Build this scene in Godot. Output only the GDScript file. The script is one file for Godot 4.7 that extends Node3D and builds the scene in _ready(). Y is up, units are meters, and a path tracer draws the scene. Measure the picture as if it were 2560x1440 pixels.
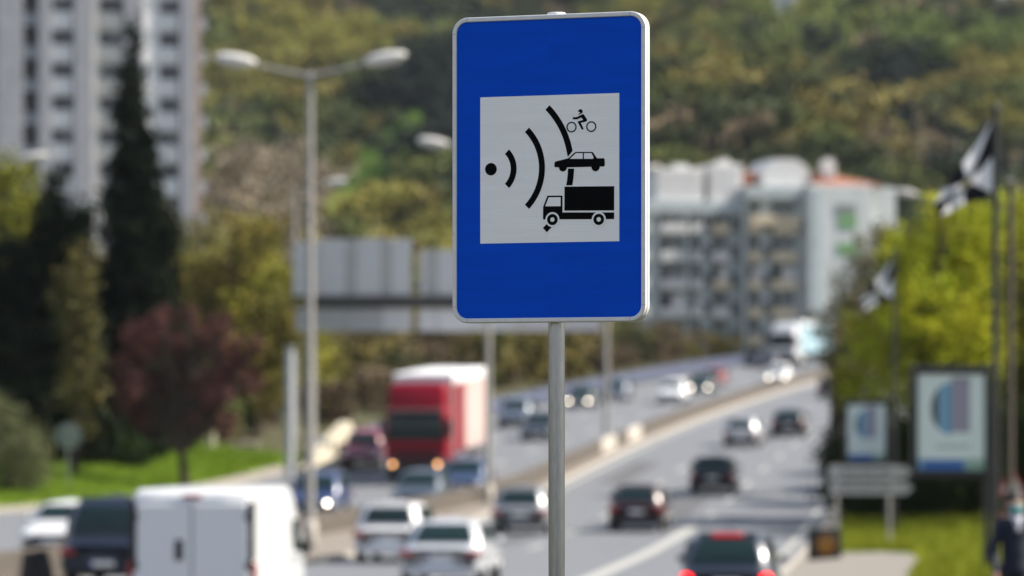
extends Node3D
# A speed-camera sign beside a dual carriageway that climbs a wooded hill, seen through a long fast lens.
# x is right, y is up, the road runs towards -z; "dist" is metres from the camera.

const EYE := 3.35
var mats := {}
var used := {}
var rng := RandomNumberGenerator.new()

# ------------------------------------------------------------------ bookkeeping
func numbered(called: String) -> String:
	if not used.has(called):
		used[called] = 0
		return called
	used[called] += 1
	return "%s_%03d" % [called, used[called]]

func thing(called: String, label: String, category: String, at := Vector3.ZERO, turn := 0.0, group := "") -> Node3D:
	var o := Node3D.new()
	o.name = numbered(called)
	add_child(o)
	o.position = at
	o.rotation.y = turn
	tag(o, label, category, group)
	return o

func tag(o: Node, label: String, category: String, group := "") -> void:
	o.set_meta("label", label)
	o.set_meta("category", category)
	if group != "":
		o.set_meta("group", group)

func obj(called: String, mesh: Variant, m: Material, parent: Node = null) -> MeshInstance3D:
	var o := MeshInstance3D.new()
	var me: Mesh
	if mesh is SurfaceTool:
		mesh.generate_normals()
		me = mesh.commit()
	else:
		me = mesh
	o.mesh = me
	o.material_override = m
	if parent == null:
		o.name = numbered(called)
		add_child(o)
	else:
		o.name = called
		parent.add_child(o, true)
	return o

func struct(called: String, mesh: Variant, m: Material) -> MeshInstance3D:
	var o := obj(called, mesh, m)
	o.set_meta("kind", "structure")
	return o

func at(u: float, v: float, dist: float) -> Vector3:
	# the place in the world that stands `dist` metres away in the direction measured in the photograph
	return Vector3((u - 1280.0) * dist / 9600.0, EYE + (1078.0 - v) * dist / 9600.0, -dist)

# ------------------------------------------------------------------ materials
func mat(key: String, c: Color, rough := 0.7, metal := 0.0) -> StandardMaterial3D:
	if mats.has(key):
		return mats[key]
	var m := StandardMaterial3D.new()
	m.albedo_color = c
	m.roughness = rough
	m.metallic = metal
	mats[key] = m
	return m

func lin(r: float, g: float, b: float) -> Color:
	return Color(r, g, b).linear_to_srgb()

func noise_tex(seed_: int, freq: float, lo: Color, hi: Color, size := 512, octaves := 5) -> NoiseTexture2D:
	var n := FastNoiseLite.new()
	n.seed = seed_
	n.frequency = freq
	n.fractal_octaves = octaves
	var t := NoiseTexture2D.new()
	t.width = size
	t.height = size
	t.seamless = true
	t.noise = n
	var g := Gradient.new()
	g.set_color(0, lo)
	g.set_color(1, hi)
	g.set_offset(0, 0.15)
	g.set_offset(1, 0.85)
	t.color_ramp = g
	return t

func grain(key: String, lo: Color, hi: Color, scale_: float, rough := 0.9, seed_ := 1, freq := 0.02) -> StandardMaterial3D:
	if mats.has(key):
		return mats[key]
	var m := mat(key, Color.WHITE, rough)
	m.albedo_texture = noise_tex(seed_, freq, lo, hi)
	m.metallic_specular = 0.3
	m.uv1_triplanar = true
	m.uv1_world_triplanar = true
	m.uv1_scale = Vector3.ONE * scale_
	return m

func paint(key: String, c: Color, metallic := 0.25) -> StandardMaterial3D:
	if mats.has(key):
		return mats[key]
	var m := mat(key, c, 0.42, metallic * 0.8)
	m.clearcoat_enabled = true
	m.clearcoat = 0.8
	m.clearcoat_roughness = 0.2
	return m

func leafy(key: String, back := 0.35) -> StandardMaterial3D:
	if mats.has(key):
		return mats[key]
	var m := mat(key, Color.WHITE, 0.8)
	m.metallic_specular = 0.12
	m.vertex_color_use_as_albedo = true
	m.backlight_enabled = true
	m.backlight = Color(back, back, back * 0.6)
	m.cull_mode = BaseMaterial3D.CULL_DISABLED
	return m

func lamp_mat(key: String, c: Color, e: float) -> StandardMaterial3D:
	if mats.has(key):
		return mats[key]
	var m := mat(key, c, 0.3)
	m.emission_enabled = true
	m.emission = c
	m.emission_energy_multiplier = e
	return m

# ------------------------------------------------------------------ shapes
func tool() -> SurfaceTool:
	var st := SurfaceTool.new()
	st.begin(Mesh.PRIMITIVE_TRIANGLES)
	return st

func face(st: SurfaceTool, pts: Array, inside: Vector3) -> void:
	# a convex polygon whose front looks away from `inside`
	var n: Vector3 = (pts[1] - pts[0]).cross(pts[2] - pts[0])
	var mid := Vector3.ZERO
	for p in pts:
		mid += p
	mid /= pts.size()
	var flip := n.dot(mid - inside) > 0.0
	for i in range(1, pts.size() - 1):
		st.add_vertex(pts[0])
		if flip:
			st.add_vertex(pts[i + 1])
			st.add_vertex(pts[i])
		else:
			st.add_vertex(pts[i])
			st.add_vertex(pts[i + 1])

func bx(st: SurfaceTool, c: Vector3, s: Vector3, bevel := 0.0, b := Basis.IDENTITY) -> void:
	st.set_smooth_group(-1)
	var h := s / 2.0
	if bevel <= 0.0:
		for ax in 3:
			for sg in [-1.0, 1.0]:
				var pts := []
				for k in [[-1, -1], [1, -1], [1, 1], [-1, 1]]:
					var p := Vector3.ZERO
					p[ax] = h[ax] * sg
					p[(ax + 1) % 3] = h[(ax + 1) % 3] * k[0]
					p[(ax + 2) % 3] = h[(ax + 2) % 3] * k[1]
					pts.append(c + b * p)
				face(st, pts, c)
		return
	bevel = minf(bevel, minf(h.x, minf(h.y, h.z)) * 0.95)
	for ax in 3:
		var i1 := (ax + 1) % 3
		var i2 := (ax + 2) % 3
		for sg in [-1.0, 1.0]:
			var pts := []
			for k in [[-1, -1], [1, -1], [1, 1], [-1, 1]]:
				var p := Vector3.ZERO
				p[ax] = h[ax] * sg
				p[i1] = (h[i1] - bevel) * k[0]
				p[i2] = (h[i2] - bevel) * k[1]
				pts.append(c + b * p)
			face(st, pts, c)
			for sg2 in [-1.0, 1.0]:
				# edge between face ax and face i1, running along i2
				var e := []
				for w in [-1.0, 1.0]:
					var p := Vector3.ZERO
					p[ax] = h[ax] * sg
					p[i1] = (h[i1] - bevel) * sg2
					p[i2] = (h[i2] - bevel) * w
					var q := Vector3.ZERO
					q[ax] = (h[ax] - bevel) * sg
					q[i1] = h[i1] * sg2
					q[i2] = (h[i2] - bevel) * w
					if w < 0.0:
						e = [c + b * p, c + b * q]
					else:
						e += [c + b * q, c + b * p]
				face(st, e, c)
	for sx in [-1.0, 1.0]:
		for sy in [-1.0, 1.0]:
			for sz in [-1.0, 1.0]:
				var q := Vector3(h.x * sx, h.y * sy, h.z * sz)
				face(st, [c + b * (q - Vector3(0, bevel * sy, bevel * sz)), c + b * (q - Vector3(bevel * sx, 0, bevel * sz)), c + b * (q - Vector3(bevel * sx, bevel * sy, 0))], c)

func boxm(c: Vector3, s: Vector3, bevel := 0.0, b := Basis.IDENTITY) -> SurfaceTool:
	var st := tool()
	bx(st, c, s, bevel, b)
	return st

func tube(st: SurfaceTool, a: Vector3, b: Vector3, ra: float, rb: float, seg := 12, caps := true) -> void:
	var d := (b - a).normalized()
	var x := d.cross(Vector3.UP if absf(d.y) < 0.9 else Vector3.RIGHT).normalized()
	var y := d.cross(x)
	for i in seg:
		var t0 := TAU * i / seg
		var t1 := TAU * (i + 1) / seg
		var n0 := x * cos(t0) + y * sin(t0)
		var n1 := x * cos(t1) + y * sin(t1)
		st.set_smooth_group(0)
		var p := [a + n0 * ra, a + n1 * ra, b + n1 * rb, b + n0 * rb]
		face(st, p if rb > 0.0 else [p[0], p[1], b], (a + b) / 2.0)
		if caps:
			st.set_smooth_group(-1)
			face(st, [a, a + n0 * ra, a + n1 * ra], b)
			if rb > 0.0:
				face(st, [b, b + n0 * rb, b + n1 * rb], a)

func path_tube(st: SurfaceTool, pts: Array, radii: Array, seg := 10) -> void:
	for i in pts.size() - 1:
		tube(st, pts[i], pts[i + 1], radii[i], radii[i + 1], seg, i == 0 or i == pts.size() - 2)

func grid(st: SurfaceTool, rows: Array, flip := false, closed := false) -> void:
	# rows of points; smooth
	st.set_smooth_group(0)
	var n: int = rows[0].size()
	for i in rows.size() - 1:
		for j in (n if closed else n - 1):
			var k := (j + 1) % n
			var a: Vector3 = rows[i][j]
			var b: Vector3 = rows[i][k]
			var c: Vector3 = rows[i + 1][k]
			var d: Vector3 = rows[i + 1][j]
			for p in ([a, c, b, a, d, c] if flip else [a, b, c, a, c, d]):
				st.add_vertex(p)

func lathe(st: SurfaceTool, prof: Array, seg := 20, xf := Transform3D.IDENTITY) -> void:
	# prof: Vector2(radius, height)
	var rows := []
	for p in prof:
		var r := []
		for i in seg:
			var t := TAU * i / seg
			r.append(xf * Vector3(p.x * cos(t), p.y, p.x * sin(t)))
		rows.append(r)
	grid(st, rows, false, true)

func ellipsoid(st: SurfaceTool, c: Vector3, r: Vector3, seg := 16, rings := 10, b := Basis.IDENTITY) -> void:
	var rows := []
	for i in rings + 1:
		var f := PI * i / rings - PI / 2.0
		var row := []
		for j in seg:
			var t := TAU * j / seg
			row.append(c + b * Vector3(r.x * cos(f) * cos(t), r.y * sin(f), r.z * cos(f) * sin(t)))
		rows.append(row)
	grid(st, rows, false, true)

func plate(st: SurfaceTool, pts: PackedVector2Array, z0: float, z1: float) -> void:
	# a polygon in x, y given a thickness from z0 (back) to z1 (front, towards +z)
	st.set_smooth_group(-1)
	if Geometry2D.is_polygon_clockwise(pts):
		pts.reverse()
	var idx := Geometry2D.triangulate_polygon(pts)
	for i in range(0, idx.size(), 3):
		var t := [pts[idx[i]], pts[idx[i + 1]], pts[idx[i + 2]]]
		var tri := []
		for p in t:
			tri.append(Vector3(p.x, p.y, z1))
		var c: Vector3 = (tri[0] + tri[1] + tri[2]) / 3.0
		face(st, tri, c - Vector3(0, 0, 1))
		var back := []
		for p in t:
			back.append(Vector3(p.x, p.y, z0))
		face(st, back, c + Vector3(0, 0, 1))
	for i in pts.size():
		var a := pts[i]
		var b := pts[(i + 1) % pts.size()]
		var n := Vector2(b.y - a.y, a.x - b.x).normalized()
		var m := (a + b) / 2.0 - n
		face(st, [Vector3(a.x, a.y, z0), Vector3(b.x, b.y, z0), Vector3(b.x, b.y, z1), Vector3(a.x, a.y, z1)], Vector3(m.x, m.y, (z0 + z1) / 2.0))

func rounded(w: float, h: float, r: float, seg := 8) -> PackedVector2Array:
	var o := PackedVector2Array()
	for k in 4:
		var c := Vector2((w / 2 - r) * (1 if k in [0, 3] else -1), (h / 2 - r) * (1 if k in [0, 1] else -1))
		for i in seg + 1:
			var t := PI / 2 * (k + float(i) / seg)
			o.append(c + Vector2(cos(t), sin(t)) * r)
	return o

func disc(c: Vector2, r: float, seg := 32) -> PackedVector2Array:
	var o := PackedVector2Array()
	for i in seg:
		o.append(c + Vector2(cos(TAU * i / seg), sin(TAU * i / seg)) * r)
	return o

func ring(st: SurfaceTool, c: Vector2, r0: float, r1: float, z0: float, z1: float, seg := 32) -> void:
	for i in seg:
		arc_piece(st, c, r0, r1, TAU * i / seg, TAU * (i + 1) / seg, z0, z1)

func arc_piece(st: SurfaceTool, c: Vector2, r0: float, r1: float, t0: float, t1: float, z0: float, z1: float) -> void:
	var p := PackedVector2Array([c + Vector2(cos(t0), sin(t0)) * r0, c + Vector2(cos(t0), sin(t0)) * r1, c + Vector2(cos(t1), sin(t1)) * r1, c + Vector2(cos(t1), sin(t1)) * r0])
	plate(st, p, z0, z1)

# ------------------------------------------------------------------ the lie of the land
func road_y(d: float) -> float:
	if d < 100.0:
		return 0.0
	if d < 160.0:
		return 0.042 * (d - 100.0) * (d - 100.0) / 120.0
	if d < 320.0:
		return 1.26 + 0.042 * (d - 160.0)
	var e := minf(d, 480.0) - 320.0
	return 7.98 + 0.042 * e - 0.042 * e * e / 320.0

func road_slope(d: float) -> float:
	return (road_y(d + 0.5) - road_y(d - 0.5))

func kerb_x(d: float) -> float:      # the right-hand edge of the central reservation
	var e := clampf(d, -100.0, 420.0) - 130.0
	return -4.4 + 0.108 * (d - 100.0) + (0.00022 * e * e if e > 0.0 else 0.0) + (0.1276 * (d - 420.0) if d > 420.0 else 0.0)

func kerb_slope(d: float) -> float:
	return kerb_x(d + 0.5) - kerb_x(d - 0.5)

func pick(d: float, table: Array) -> float:
	if d <= table[0][0]:
		return table[0][1]
	for i in table.size() - 1:
		if d < table[i + 1][0]:
			return lerpf(table[i][1], table[i + 1][1], (d - table[i][0]) / (table[i + 1][0] - table[i][0]))
	return table[-1][1]

func wall_x(d: float) -> float:      # the low wall in the central reservation
	return kerb_x(d) - pick(d, [[60.0, 4.6], [85.0, 4.3], [118.0, 3.2], [136.0, 1.7], [150.0, 0.9], [300.0, 0.75]])

func outer_x(d: float) -> float:     # the left edge of the left carriageway
	return kerb_x(d) - pick(d, [[60.0, 28.0], [100.0, 24.0], [120.0, 21.5], [136.0, 18.0], [143.0, 14.6], [160.0, 13.2], [200.0, 12.8]])

func right_x(d: float) -> float:     # the right edge of the right carriageway
	return kerb_x(d) + 11.8

func land_y(x: float, d: float) -> float:
	var y := road_y(d)
	if d < 460.0:
		var l := outer_x(d) - x
		var r := x - right_x(d)
		if l > 0.0:
			y += minf(l * 0.1, 1.3) + maxf(0.0, l - 15.0) * 0.03
		elif r > 0.0:
			y += minf(r * pick(d, [[0.0, 0.5], [42.0, 0.21], [90.0, 0.12]]), 3.0)
		else:
			y -= 0.15
	if d >= 430.0:
		var t := smoothstep(430.0, 470.0, d)
		var up := 0.178 * (minf(d, 1080.0) - 440.0) - maxf(0.0, d - 1080.0) * 0.15
		up -= 7.0 * smoothstep(108.0, 138.0, x * 1060.0 / maxf(d, 500.0)) * smoothstep(700.0, 1000.0, d)
		up += (5.0 * sin(x * 0.021 + 1.3) * sin(d * 0.013) + 6.5 * sin(x * 0.052 + d * 0.017 + 2.0)) * smoothstep(470.0, 600.0, d) * (1.0 - smoothstep(900.0, 1060.0, d))
		y = lerpf(y, road_y(440.0) + maxf(up, -20.0), t)
	return y

func strip(left: Callable, right: Callable, d0: float, d1: float, step: float, lift: float, n_across := 2) -> SurfaceTool:
	var rows := []
	var d := d0
	while true:
		var row := []
		for i in n_across:
			var x: float = lerpf(left.call(d), right.call(d), float(i) / (n_across - 1))
			row.append(Vector3(x, road_y(d) + lift, -d))
		rows.append(row)
		if d >= d1:
			break
		d = minf(d + step, d1)
	var st := tool()
	grid(st, rows, true)
	return st

func build_land() -> void:
	var soil := grain("soil", lin(0.04, 0.042, 0.02), lin(0.085, 0.08, 0.04), 0.11, 0.95, 3)
	var ds := []
	var d := -160.0
	while d < 460.0:
		ds.append(d)
		d += 6.0 if d > 30.0 else 12.0
	ds.append(460.0)
	var offs := [-900.0, -500.0, -300.0, -200.0, -140.0, -100.0, -75.0, -58.0, -46.0, -38.0, -32.0, -28.0, -26.0, -24.0, -22.0, -20.0, -18.0, -16.5, -15.0, -14.0, -13.2, -12.0, -8.0, -4.0, 0.0, 4.0, 8.0, 11.7, 12.1, 14.0, 16.0, 19.0, 23.0, 28.0, 36.0, 50.0, 80.0, 130.0, 220.0, 400.0, 900.0]
	var rows := []
	for dd in ds:
		var row := []
		for o in offs:
			var x: float = kerb_x(dd) + o
			row.append(Vector3(x, land_y(x, dd), -dd))
		rows.append(row)
	var st := tool()
	grid(st, rows, true)
	struct("ground", st, soil)
	rows = []
	d = 460.0
	while d <= 2600.0:
		var row := []
		for i in 81:
			var x: float = kerb_x(460.0) - 900.0 + 1800.0 * i / 80.0
			x *= d / 460.0 if d > 460.0 else 1.0
			row.append(Vector3(x, land_y(x, d), -d))
		rows.append(row)
		d += 25.0
	st = tool()
	grid(st, rows, true)
	struct("hill", st, grain("hill_soil", lin(0.05, 0.06, 0.022), lin(0.14, 0.13, 0.06), 0.03, 0.95, 7))

func build_roads() -> void:
	var tar := grain("tar", lin(0.115, 0.122, 0.136), lin(0.176, 0.182, 0.194), 0.23, 0.72, 11, 0.03)
	var white := grain("road_paint", lin(0.28, 0.28, 0.265), lin(0.44, 0.44, 0.41), 0.9, 0.7, 12, 0.03)
	var r := struct("right_carriageway", strip(func(dd): return wall_x(dd) if dd < 97.0 else kerb_x(dd) - 0.3, func(dd): return right_x(dd), 20.0, 470.0, 4.0, 0.0, 8), tar)
	var l := struct("left_carriageway", strip(func(dd): return outer_x(dd), func(dd): return wall_x(dd) + 0.3, 20.0, 470.0, 4.0, -0.006, 8), tar)
	# painted lines: sheets just above the road
	obj("edge_line", strip(func(dd): return kerb_x(dd) + 0.35, func(dd): return kerb_x(dd) + 0.53, 98.0, 440.0, 4.0, 0.005), white, r)
	obj("gore_line", strip(func(dd): return kerb_x(dd) + 7.35, func(dd): return kerb_x(dd) + 7.75, 58.0, 126.0, 2.0, 0.005), white, r)
	obj("edge_line", strip(func(dd): return right_x(dd) - 0.62, func(dd): return right_x(dd) - 0.44, 40.0, 440.0, 4.0, 0.005), white, r)
	for k in 24:
		var d0 := 60.0 + k * 12.0
		obj("lane_dash", strip(func(dd): return kerb_x(dd) + 3.92, func(dd): return kerb_x(dd) + 4.1, d0, d0 + 4.0, 2.0, 0.005), white, r)
		if d0 > 126.0:
			obj("lane_dash", strip(func(dd): return kerb_x(dd) + 7.55, func(dd): return kerb_x(dd) + 7.73, d0, d0 + 4.0, 2.0, 0.005), white, r)
		if d0 > 96.0:
			obj("lane_dash", strip(func(dd): return wall_x(dd) - 3.9, func(dd): return wall_x(dd) - 3.72, d0 + 5.0, d0 + 9.0, 2.0, 0.0), white, l)
			obj("lane_dash", strip(func(dd): return wall_x(dd) - 7.5, func(dd): return wall_x(dd) - 7.32, d0 + 5.0, d0 + 9.0, 2.0, 0.0), white, l)
	obj("edge_line", strip(func(dd): return outer_x(dd) + 0.4, func(dd): return outer_x(dd) + 0.58, 60.0, 440.0, 4.0, 0.0), white, l)
	# repairs in darker tar
	var patch := grain("tar_patch", lin(0.075, 0.077, 0.082), lin(0.12, 0.122, 0.128), 0.3, 0.8, 13)
	for e in [[5.0, 6.9, 132.0, 147.0], [8.6, 9.8, 108.0, 118.0], [1.4, 2.6, 158.0, 176.0], [4.6, 6.2, 196.0, 214.0], [1.0, 3.2, 112.0, 117.0]]:
		obj("road_patch", strip(func(dd): return kerb_x(dd) + e[0], func(dd): return kerb_x(dd) + e[1], e[2], e[3], 3.0, 0.003), patch, r)
	# the raised sandy strip of the central reservation, with its kerb
	var sand := grain("sand", lin(0.15, 0.132, 0.114), lin(0.26, 0.228, 0.2), 0.5, 0.95, 15)
	var kerbm := grain("kerb", lin(0.28, 0.26, 0.23), lin(0.42, 0.39, 0.35), 0.8, 0.85, 16)
	struct("median_strip", slab(func(dd): return wall_x(dd) + 0.12, func(dd): return kerb_x(dd) - 0.15, 97.0, 440.0, 0.13), sand)
	var k := struct("median_kerb", slab(func(dd): return kerb_x(dd) - 0.147, func(dd): return kerb_x(dd), 97.0, 440.0, 0.15), kerbm)
	# right-hand kerb and pavement
	struct("roadside_kerb", slab(func(dd): return right_x(dd), func(dd): return right_x(dd) + 0.2, 30.0, 440.0, 0.14), kerbm)
	var rows := []
	var d := 20.0
	while d <= 128.0:
		var x0 := right_x(d) + 0.2
		var w: float = pick(d, [[40.0, 2.5], [88.0, 3.0], [94.0, 2.7], [97.0, 1.8], [100.0, 0.8], [127.0, 0.3]])
		rows.append([Vector3(x0, land_y(x0, d) + 0.1, -d), Vector3(x0 + w * 0.5, land_y(x0 + w * 0.5, d) + 0.06, -d), Vector3(x0 + w, land_y(x0 + w, d) + 0.05, -d)])
		d += 4.0
	var st := tool()
	grid(st, rows, true)
	struct("pavement", st, grain("paving", lin(0.17, 0.155, 0.135), lin(0.28, 0.255, 0.225), 0.5, 0.9, 17))
	# left-hand pavement along the grass
	rows = []
	d = 110.0
	while d <= 172.0:
		var x1 := outer_x(d)
		rows.append([Vector3(x1 - 0.8, land_y(x1 - 0.8, d) + 0.07, -d), Vector3(x1, road_y(d) + 0.12, -d), Vector3(x1, road_y(d) - 0.1, -d)])
		d += 4.0
	st = tool()
	grid(st, rows, true)
	struct("left_pavement", st, grain("paving", Color.WHITE, Color.WHITE, 1.0))

func slab(left: Callable, right: Callable, d0: float, d1: float, top: float) -> SurfaceTool:
	var st := tool()
	var d := d0
	var prev := []
	while true:
		var y := road_y(d)
		var p := [Vector3(left.call(d), y - 0.15, -d), Vector3(left.call(d), y + top, -d), Vector3(right.call(d), y + top, -d), Vector3(right.call(d), y - 0.15, -d)]
		st.set_smooth_group(-1)
		if prev.size():
			var mid: Vector3 = (prev[0] + p[2]) / 2.0
			for i in 3:
				face(st, [prev[i], prev[i + 1], p[i + 1], p[i]], mid - Vector3(0, 0.02, 0))
		if prev.is_empty() or d >= d1:
			face(st, p, Vector3(p[0].x, y, -(d0 + d1) / 2.0))
		prev = p
		if d >= d1:
			break
		d = minf(d + 4.0, d1)
	return st

# ------------------------------------------------------------------ the sign in front
const SG := 855.0       # pixels of the photograph per metre at the sign

func sp(u: float, v: float) -> Vector2:
	# a point measured on the white panel of the photograph, straightened, in metres from the panel's centre
	return Vector2((u - 1373.5 - 0.005 * (v - 422.0)) / 0.939, -(v - 422.0 + 0.029 * (u - 1373.0))) / SG

func zoomed(list: Array, ox: float, oy: float, k: float) -> PackedVector2Array:
	var o := PackedVector2Array()
	for p in list:
		o.append(sp(ox + p[0] / k, oy + p[1] / k))
	return o

func sheeting(key: String, c: Color, seed_: int, wear: float) -> StandardMaterial3D:
	# retro-reflective film: fine level ribs and a faint honeycomb in the colour, satin surface
	var img := Image.create(512, 512, true, Image.FORMAT_RGB8)
	var n := FastNoiseLite.new()
	n.seed = seed_
	n.frequency = 0.012
	var m2 := FastNoiseLite.new()
	m2.seed = seed_ + 9
	m2.frequency = 0.05
	for y in 512:
		for x in 512:
			var band := n.get_noise_2d(x * 0.16, y * 1.7)
			var g := 1.0 + wear * band + wear * 0.7 * m2.get_noise_2d(x * 2.0, y * 2.0) + 0.012 * sin(y * TAU / 8.0)
			img.set_pixel(x, y, Color(clampf(c.r * g, 0, 1), clampf(c.g * g, 0, 1), clampf(c.b * (g + 0.018 * m2.get_noise_2d(x * 0.4 + 70.0, y * 3.0)), 0, 1)))
	img.generate_mipmaps()
	var m := mat(key, Color.WHITE, 0.42)
	m.albedo_texture = ImageTexture.create_from_image(img)
	m.uv1_triplanar = true
	m.uv1_scale = Vector3.ONE * 2.4
	m.metallic_specular = 0.16
	return m

func build_sign() -> void:
	var base := Vector3(0.1065, 0.0, -11.23)
	var y0 := land_y(base.x, 11.23)
	var t := thing("speed_camera_sign", "blue rectangular road sign with a white speed-camera pictogram panel on a grey post", "road sign", Vector3(base.x, y0, base.z), -deg_to_rad(20.1))
	var cy := EYE + (1078.0 - 421.0) / SG - y0     # height of the plate's centre above the foot
	var W := 0.6
	var H := 0.9
	# rolled rim: inner lip, flat front, rounded outer corner, deep side, inner back edge
	var alu := mat("sign_alu", lin(0.50, 0.50, 0.51), 0.38, 0.15)
	var scuff := noise_tex(31, 0.03, lin(0.60, 0.60, 0.61), lin(0.67, 0.67, 0.665), 512, 6)
	alu.albedo_texture = scuff
	alu.albedo_color = Color.WHITE
	alu.uv1_triplanar = true
	alu.uv1_scale = Vector3.ONE * 1.7
	var prof := [[-0.0140, -0.0015], [-0.0132, 0.0035], [-0.0115, 0.0045], [-0.0035, 0.0046], [-0.0012, 0.0036], [0.0, 0.001], [0.0, -0.008], [-0.0025, -0.010], [-0.0025, -0.015], [0.0, -0.017], [0.0, -0.034], [-0.0035, -0.037], [-0.012, -0.037]]
	var st := tool()
	var rows := []
	for p in prof:
		var row := []
		for q in rounded(W + 2 * p[0], H + 2 * p[0], 0.047 + p[0], 10):
			row.append(Vector3(q.x, q.y + cy, p[1]))
		rows.append(row)
	# hard edges where the profile folds: each band shaded by itself along the rim, smooth round the corners
	for i in rows.size() - 1:
		st.set_smooth_group(i + 1)
		var n: int = rows[i].size()
		for j in n:
			var k := (j + 1) % n
			for v in [rows[i][j], rows[i + 1][k], rows[i][k], rows[i][j], rows[i + 1][j], rows[i + 1][k]]:
				st.add_vertex(v)
	var rim := obj("rim", st, alu, t)
	# the seams where the corner pieces of the rim meet the straight pieces
	var seam := mat("sign_seam", lin(0.16, 0.16, 0.16), 0.7)
	for sx in [-1.0, 1.0]:
		for sy in [-1.0, 1.0]:
			obj("seam", boxm(Vector3(sx * 0.2525, cy + sy * 0.4435, 0.0042), Vector3(0.0009, 0.0115, 0.0014)), seam, rim)
			obj("seam", boxm(Vector3(sx * 0.2935, cy + sy * 0.4015, 0.0042), Vector3(0.0115, 0.0009, 0.0014)), seam, rim)
	# a few rivets and knocks on the rim
	for p in [[0.2945, 0.1245], [-0.2955, -0.1875], [0.2952, -0.372]]:
		var sr := tool()
		ellipsoid(sr, Vector3(p[0], cy + p[1], 0.0048), Vector3(0.0016, 0.0016, 0.0008), 10, 6)
		obj("rivet", sr, seam, rim)
	# plate, blue film, white film, black print
	st = tool()
	plate(st, rounded(W - 0.012, H - 0.012, 0.041), -0.003, -0.0010)
	obj("plate", st, alu, t)
	st = tool()
	plate(st, rounded(W - 0.0275, H - 0.0275, 0.034), -0.0009, 0.0002)
	var shift := Vector3(0.0, cy, 0.0)
	var blue := obj("blue_face", moved(st, shift), sheeting("blue_film", lin(0.002, 0.074, 0.58), 41, 0.06), t)
	t.get_node("plate").position = shift
	var pc := Vector3((1373.5 - 1371.0) / 0.939 / SG, cy + (421.0 - 422.0) / SG, 0.0)
	st = tool()
	plate(st, PackedVector2Array([Vector2(-0.2155, -0.2152), Vector2(0.2155, -0.2152), Vector2(0.2155, 0.2152), Vector2(-0.2155, 0.2152)]), 0.0003, 0.0009)
	obj("white_panel", moved(st, pc), sheeting("white_film", lin(0.89, 0.88, 0.87), 43, 0.022), t)
	var ink := mat("sign_ink", lin(0.005, 0.005, 0.006), 0.5)
	ink.metallic_specular = 0.12
	var film: StandardMaterial3D = mats["white_film"]
	var z := 0.0010
	var zt := 0.0016
	# the dot and the radar waves
	var dot := sp(1227.4, 423.6)
	st = tool()
	plate(st, disc(dot, 15.6 / SG), z, zt)
	obj("radar_dot", moved(st, pc), ink, t)
	for w in [[53.0, 68.5], [128.5, 144.0]]:
		st = tool()
		for i in 24:
			arc_piece(st, dot, w[0] / SG, w[1] / SG, PI / 4 - PI / 2 * i / 24.0, PI / 4 - PI / 2 * (i + 1) / 24.0, z, zt)
		obj("radar_wave", moved(st, pc), ink, t)
	# the widest wave, broken by the car and the lorry
	st = tool()
	for i in 20:
		var a0 := PI / 4 - i * (PI / 4 - 0.185) / 20.0
		arc_piece(st, dot, 205.5 / SG, 221.0 / SG, a0, PI / 4 - (i + 1) * (PI / 4 - 0.185) / 20.0, z, zt)
	plate(st, PackedVector2Array([dot + Vector2.from_angle(0.185) * 205.5 / SG, dot + Vector2.from_angle(0.185) * 221.0 / SG, sp(1419.4, 392.0)]), z, zt)
	obj("radar_wave", moved(st, pc), ink, t)
	st = tool()
	plate(st, zoomed([[1592, 9], [1697, 7], [1694, 60], [1687, 150], [1676, 240], [1666, 297], [1562, 299], [1577, 210], [1588, 100]], 1190, 420, 6.919), z, zt)
	obj("radar_wave", moved(st, pc), ink, t)
	st = tool()
	plate(st, zoomed([[1238, 964], [1262, 992], [1290, 1008], [1322, 1014], [1232, 1112], [1165, 1035]], 1190, 420, 6.919), z, zt)
	obj("radar_wave", moved(st, pc), ink, t)
	# motorcycle
	st = tool()
	ring(st, sp(1340 + 706 / 8.0, 240 + 622 / 8.0), 10.2 / SG, 13.4 / SG, z, zt)
	ring(st, sp(1340 + 1097 / 8.0, 240 + 612 / 8.0), 10.2 / SG, 13.4 / SG, z, zt)
	plate(st, zoomed([[836, 318], [840, 292], [858, 271], [885, 262], [910, 272], [925, 300], [922, 330], [905, 350], [862, 370], [838, 382], [846, 362], [870, 350], [882, 335], [876, 324], [856, 318]], 1340, 240, 8.0), z, zt)
	plate(st, zoomed([[727, 446], [734, 428], [750, 423], [800, 424], [830, 412], [930, 362], [948, 370], [1013, 470], [1013, 488], [1000, 508], [985, 514], [890, 538], [943, 650], [940, 668], [920, 673], [905, 662], [830, 525], [828, 515], [838, 506], [930, 482], [930, 464], [898, 432], [820, 466], [750, 468], [732, 462]], 1340, 240, 8.0), z, zt)
	obj("motorcycle_symbol", moved(st, pc), ink, t)
	# car
	st = tool()
	plate(st, zoomed([[277, 338], [278, 290], [284, 270], [302, 260], [470, 217], [492, 205], [580, 124], [600, 117], [838, 117], [850, 124], [904, 204], [916, 212], [1010, 211], [1022, 220], [1027, 300], [1021, 327], [1005, 335], [952, 336], [948, 362], [932, 388], [910, 403], [888, 408], [866, 402], [846, 388], [832, 364], [828, 340], [466, 349], [460, 372], [446, 394], [426, 408], [404, 413], [382, 408], [362, 394], [350, 374], [345, 350], [286, 347]], 1340, 360, 6.0), z, zt)
	var car := obj("car_symbol", moved(st, pc), ink, t)
	st = tool()
	plate(st, zoomed([[508, 222], [592, 142], [606, 136], [699, 136], [699, 221]], 1340, 360, 6.0), zt, zt + 0.0004)
	plate(st, zoomed([[718, 135], [828, 135], [858, 190], [856, 220], [718, 221]], 1340, 360, 6.0), zt, zt + 0.0004)
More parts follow.
